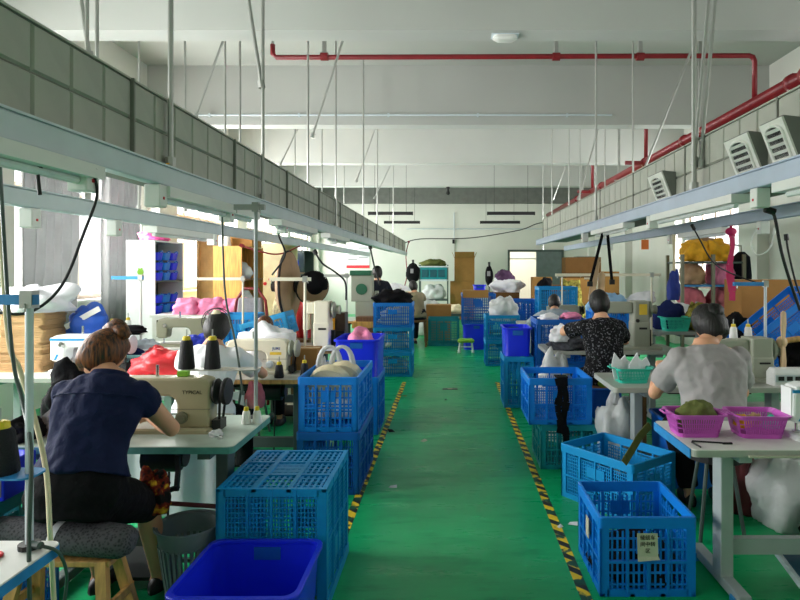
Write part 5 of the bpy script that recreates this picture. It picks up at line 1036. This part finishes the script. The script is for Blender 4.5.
# ------------------------------------------------------------------ right: second station
table('sewing table of the woman in black floral blouse', .97, 2.35, 6.05, 6.65, m='topg', edge='topg', leg='leg')
person('woman in black floral blouse with short hair at right', 1.42, 5.48, .12, 'sit', (((-.2, .56, 1.0), (-1, -.2, -.4)), ((.2, .5, .88), (1, -.2, -.6))), 'floral', ('trouser', 'long'), 'hairk', skin='skin2', sleeve='short', style='none', seat=.56, lean=.12, head=(0, .35), voxel=.01, k=1.0, bulk=1.05, shirt_len=-.16)
r = thing('wooden_chair', 'brown wooden seat under woman in floral blouse', 'chair', (1.45, 5.48, 0)); MB().box(-.28, .3, -.22, .2, .5, .55).build('seat', M['woodd'], r, bevel=.006)
for sx in (-.24, .26):
    for sy in (-.18, .16): MB().box(sx-.02, sx+.02, sy-.02, sy+.02, 0, .5).build('leg', M['woodd'], r)
lump_thing('cloth_scrap', 'lime green cloth hanging at seat of floral blouse', 'cloth', mat('lime_leaf', (110, 140, 40), .8, var=.5, scale=30), (1.42, 5.3, .55), (.09, .03, .06), 118)
lump_thing('cloth_heap', 'white mask pieces in the hand of floral blouse woman', 'cloth', M['clothw'], (1.12, 6.12, .85), (.1, .07, .11), 120, amp=.4); lump_thing('cloth_heap', 'grey black cloth on the table edge at left hand', 'cloth', mat('marled_cloth', (70, 72, 78), .85, var=.5, scale=30, bump=.4), (1.22, 6.2, .76), (.22, .13, .09), 121, amp=.35)
post_machine('tall grey column machine with yellow badge beside floral blouse', 1.97, 6.25, .76, .5, 'mgrey', 0, 'inky')
stand('cream pole with very long arm beyond the floral blouse', 2.2, 6.55, .76, 1.54, (-1.05, .1), 'mcream', None, 'mcream')
r = thing('steel_shelf', 'grey steel shelf holding the mint basket at right', 'shelf', (2.5, 6.9, 0))
for z in (.45, .86): MB().box(-.3, .45, -.25, .25, z, z+.03).build('shelf_board', M['leg'], r)
for sx in (-.29, .44):
    for sy in (-.24, .24): MB().box(sx-.015, sx+.015, sy-.015, sy+.015, 0, 1.2).build('post', M['leg'], r)
basket('mint basket with a dark band on the steel shelf', 2.55, 6.8, .89, .3, .24, .16, 'tealb'); lump_thing('cloth_heap', 'navy cloth above the mint basket on shelf', 'cloth', M['clothn'], (2.56, 6.98, .89), (.2, .12, .2), 123); lump_thing('cloth_heap', 'yellow and green cloth at right end of steel shelf', 'cloth', mat('mixed_cloth', (140, 130, 60), .8, var=.9, scale=14), (2.82, 6.85, .89), (.12, .14, .2), 124)
# hanging straps and planks
for i, (px0, px1, py1) in enumerate(((604, 590, 284), (607, 612, 282))):
    a, b_ = at(px0, 228, 6.04), at(px1, py1, 6.04); r = thing('hanging_strap', ['left black strap hanging from right rail by the plank', 'right black strap hanging from right rail by the plank'][i], 'strap', a)
    MB().bar((0, 0, 0), b_-a, .03, .006, (0, 1, 0)).build('webbing', M['clothk'], r); MB().cbox(b_-a, (.05, .03, .05)).build('buckle', M['black'], r); MB().cbox((0, 0, .02), (.06, .05, .05)).build('rail_clip', M['black'], r)
for i, (p, q_, wd, lab) in enumerate((((598, 257), (591, 300), .06, 'long pale wooden plank hanging on the black straps'), ((602, 272), (601, 292), .065, 'short pale wooden plank hanging on the black straps'))):
    a, b_ = at(*p, 6.08), at(*q_, 6.08); r = thing('wooden_plank', lab, 'plank', b_); MB().bar((0, 0, 0), (a-b_)*.9, wd, .02, (0, 1, 0)).build('board', M['woodp'], r); MB().bar((a-b_)*.9, a-b_, wd*.6, .02, (0, 1, 0)).build('tapered_end', M['woodp'], r)
crate('blue crate on table behind the hanging planks', 2.15, 8.2, .76, .5, .4, .3, 'blue', sp=.03); table('third table at right with crates and pillow', 1.55, 3.0, 7.95, 8.55, m='topg', edge='topg', leg='leg')
r = lump_thing('bed_pillow', 'white pillow leaning up behind the grey machine', 'pillow', M['clothw'], (2.62, 8.25, 1.05), (.26, .12, .14), 126, amp=.1); r.rotation_euler = (0, -.45, 0)
lump_thing('cloth_heap', 'blue cloth folded under the white pillow', 'cloth', M['clothb'], (2.62, 8.25, .9), (.22, .14, .12), 127); basket('teal bowl basket below the white pillow', 2.7, 8.15, .76, .3, .26, .12, 'teal')
lump_thing('cloth_heap', 'pale blue shirt bundle behind the hanging planks', 'cloth', mat('pale_blue_cloth', (150, 190, 226), .8, bump=.4), (2.15, 8.2, .95), (.24, .16, .2), 128)
r = lump_thing('hanging_bag', 'blue cloth bag hanging from pole beside the sack rack', 'bag', M['clothb'], at(674, 300, 6.43), (.06, .06, .2), 130, amp=.3); MB().tube([(0, 0, .28), (.0, 0, .45), (.0, 0, .705)], [.02, .012, .02], 8).build('strap', M['clothc'], r)
lump_thing('plastic_bag', 'pale grey sack behind the blue hanging bag', 'bag', M['clothw'], (2.75, 7.3, .88), (.2, .16, .2), 131)
# rack of sacks
rk = thing('sack_rack', 'steel rack full of pink sacks by the right column', 'rack', (3.5, 8.25, 0))
for z in (.3, .68, 1.02, 1.35, 1.66): MB().box(-.42, .42, -.28, .28, z, z+.025).build('shelf', M['bedge'] if z in (1.35,) else M['legd'], rk)
for sx in (-.41, 0, .41):
    for sy in (-.27, .27): MB().box(sx-.02, sx+.02, sy-.02, sy+.02, 0, 1.78).build('post', M['molive'], rk)
for i, (x, z, m, lab) in enumerate(((3.3, 1.05, 'clothrp', 'rose sack on the third shelf of the rack, left'), (3.68, 1.05, 'clothrp', 'rose sack on the third shelf of the rack, right'), (3.68, 1.38, 'clothp', 'pink sack on the fourth shelf of the rack, right'), (3.3, 1.38, 'tan', 'brown sack on the fourth shelf of the rack, left'), (3.3, .7, 'clothr', 'red sack on the second shelf of the rack, left'), (3.68, .7, 'clothg', 'grey sack on the second shelf of the rack, right'))): lump_thing('cloth_sack', lab, 'sack', M[m], (x, 8.2, z), (.17, .22, .19), 140+i, amp=.18)
for i, (x, m, lab) in enumerate(((3.35, 'clothy', 'yellow sack on top of the rack, left one'), (3.62, 'clothy', 'yellow sack on top of the rack, right one'), (3.5, 'tan', 'tan sack on top of the rack behind yellow sacks'))): lump_thing('cloth_sack', lab, 'sack', M[m], (x, 8.2+.12*(i == 2), 1.69), (.2, .2, .19+.04*(i == 2)), 150+i, amp=.3)
r = thing('hanging_ribbon', 'magenta ribbon tied to right rail before the sack rack', 'ribbon', at(731, 228, 5.12)); b = MB(); z1 = -.62
for k in range(8): b.bar((.015*math.sin(k*1.1), .01*math.cos(k), z1*k/8), (.015*math.sin((k+1)*1.1), .01*math.cos(k+1), z1*(k+1)/8), .05-.015*math.sin(k*.9), .012, (0, 1, 0))
b.build('ribbon_tail', M['clothm'], r); MB().ell((0, 0, -.03), (.05, .03, .035), 12, 8).build('knot', M['clothm'], r); MB().tube([(0, 0, -.02), (.0, 0, .04)], .012).build('tie', M['clothm'], r)
r = thing('hanging_coat', 'dark navy coat hanging on the right end of rack', 'coat', (3.98, 8.2, .9)); MB().loft([rr(.12, .4, .05, 0), rr(.12, .42, .05, .6), rr(.1, .36, .045, .85), rr(.05, .12, .02, .92)]).build('coat_body', M['darkwear'], r, smooth=.8); MB().tube([(0, 0, .92), (0, 0, 1.0), (-.1, 0, 1.02)], .01).build('hanger_hook', M['steel'], r)
# ------------------------------------------------------------------ right: farther back
person('person in pale grey top bending over work at right', 1.5, 8.5, -.1, 'sit', (((-.2, .5, .85), (-1, -.2, -.5)), ((.2, .5, .85), (1, -.2, -.6))), 'hood', ('darkwear', 'long'), 'hairk', sleeve='long', style='none', seat=.47, lean=.42, head=(0, .5), voxel=.014, k=.98, bulk=1.1)
table('table before the person in pale grey top', 1.05, 2.3, 9.0, 9.6, m='topg', edge='topg', leg='leg'); machine('grey sewing machine before person in pale grey top', 1.75, 9.25, .76, 0, 'mgrey', 'dark', 1.0)
lump_thing('cloth_heap', 'pink white cloth on the wide dark crate stack', 'cloth', M['clothp'], (1.42, 7.05, 1.0), (.12, .12, .05), 160, amp=.4); lump_thing('cloth_heap', 'white cloth scraps on the wide dark crate stack', 'cloth', M['clothw'], (1.16, 7.0, .99), (.12, .12, .05), 161, amp=.4)
for i in range(2): crate('cyan blue crate beyond the person in pale grey, %s' % ['lower', 'upper'][i], 1.85, 10.5, .64*i, .66, .5, .637, 'cyan', sp=.035)
crate('dark blue crate beside the white sack at far right', 1.3, 11.2, 0, .56, .5, 1.02, 'dblue', sp=.035)
carton('flat brown carton with white clothes at far right', 1.2, 13.3, .76, .62, .5, .3, 'cardd'); table('far table under the flat carton of clothes', .7, 2.1, 13.0, 13.6, m='topg', edge='topg', leg='legd', motor=False)
lump_thing('cloth_heap', 'white clothes heaped on the flat brown carton', 'cloth', M['clothw'], (1.25, 13.3, 1.06), (.36, .24, .22), 163, amp=.35); lump_thing('plastic_bag', 'plum coloured bag on top of the white clothes heap', 'bag', M['clothpl'], (1.22, 13.35, 1.3), (.2, .18, .16), 164)
crate('cyan crate in front of the rear doorway', 1.75, 12.4, .5, .5, .4, .42, 'cyan', sp=.04); crate('blue crate under the one at the rear doorway', 1.75, 12.4, 0, .52, .42, .497, 'dblue', sp=.04)
lump_thing('cloth_heap', 'black garment bundle before the grey door leaf', 'cloth', M['clothk'], (1.88, 11.9, .9), (.17, .16, .32), 166); carton('stand of brown card behind the black bundle', 1.98, 13.0, 0, .42, .3, 1.4, 'card')
r = thing('side_stand', 'plain box stand carrying the black garment bundle', 'stand', (1.9, 11.6, 0)); MB().box(-.2, .2, -.1, .1+.4, 0, .9).build('stand_body', M['cardd'], r); MB().box(-.22, .22, -.12, .52, .88, .9).build('stand_top', M['cardd'], r)
for i, (x, y, z, w_, h_, m, lab) in enumerate(((3.05, 14.2, 0, .8, .75, 'cardd', 'bottom brown carton of the big stack at far right'), (3.05, 14.2, .757, .8, .6, 'card', 'middle brown carton of the big stack at far right'), (3.1, 14.2, 1.365, .82, .48, 'cardd', 'top brown carton of the big stack at far right'), (3.75, 14.4, 0, .5, 1.0, 'cardd', 'lower brown carton right of the big stack'), (3.75, 14.4, 1.01, .48, .5, 'card', 'upper brown carton right of the big stack'), (2.45, 13.6, 0, .6, .9, 'card', 'brown carton before the big stack at far right'), (2.45, 13.6, .91, .5, .3, 'cardd', 'small dark carton before the big stack at far right'))): carton(lab, x, y, z, w_, .5, h_, m)
lump_thing('cloth_heap', 'mixed yellow cloth pile on low carton at far right', 'cloth', mat('mixed_cloth'), (2.62, 12.9, 0), (.3, .22, .8), 168, amp=.3)
r = thing('wall_cabinet', 'grey steel box cabinet on the right wall far back', 'cabinet', (3.55, 15.8, 0)); MB().box(-.25, .25, -.2, .2, 0, 1.9).build('body', M['legd'], r); MB().box(-.23, .23, -.215, -.2, .05, 1.85).build('door', M['clothg'], r)
r = thing('orange_notice', 'small orange notice hanging under second right rail', 'notice', at(645, 247, 7.38)); MB().box(-.045, .045, -.003, .003, -.03, .09).build('card', M['orange'], r); MB().tube([(0, 0, .09), (0, 0, .16)], .004, 5).build('string', M['ink'], r)
# thread stands of the middle distance
for i, (px, D, z1, a0, a1, lab) in enumerate(((305, 5.1, 1.52, -.3, .05, 'pale steel thread stand behind the cream machine'), (562, 9.3, 1.5, -.1, .3, 'cream thread stand over the person in pale grey'), (243, 6.35, 1.5, -.5, .02, 'grey thread stand with long arm before orange cabinet'), (597, 9.5, 1.45, -.2, .05, 'white thread stand right of the person in pale grey'))):
    stand(lab, (px-450)*D/F, D, .76, z1, (a0, a1), 'mcream', None, 'mcream')
bpy.data.scenes.remove(TMP)
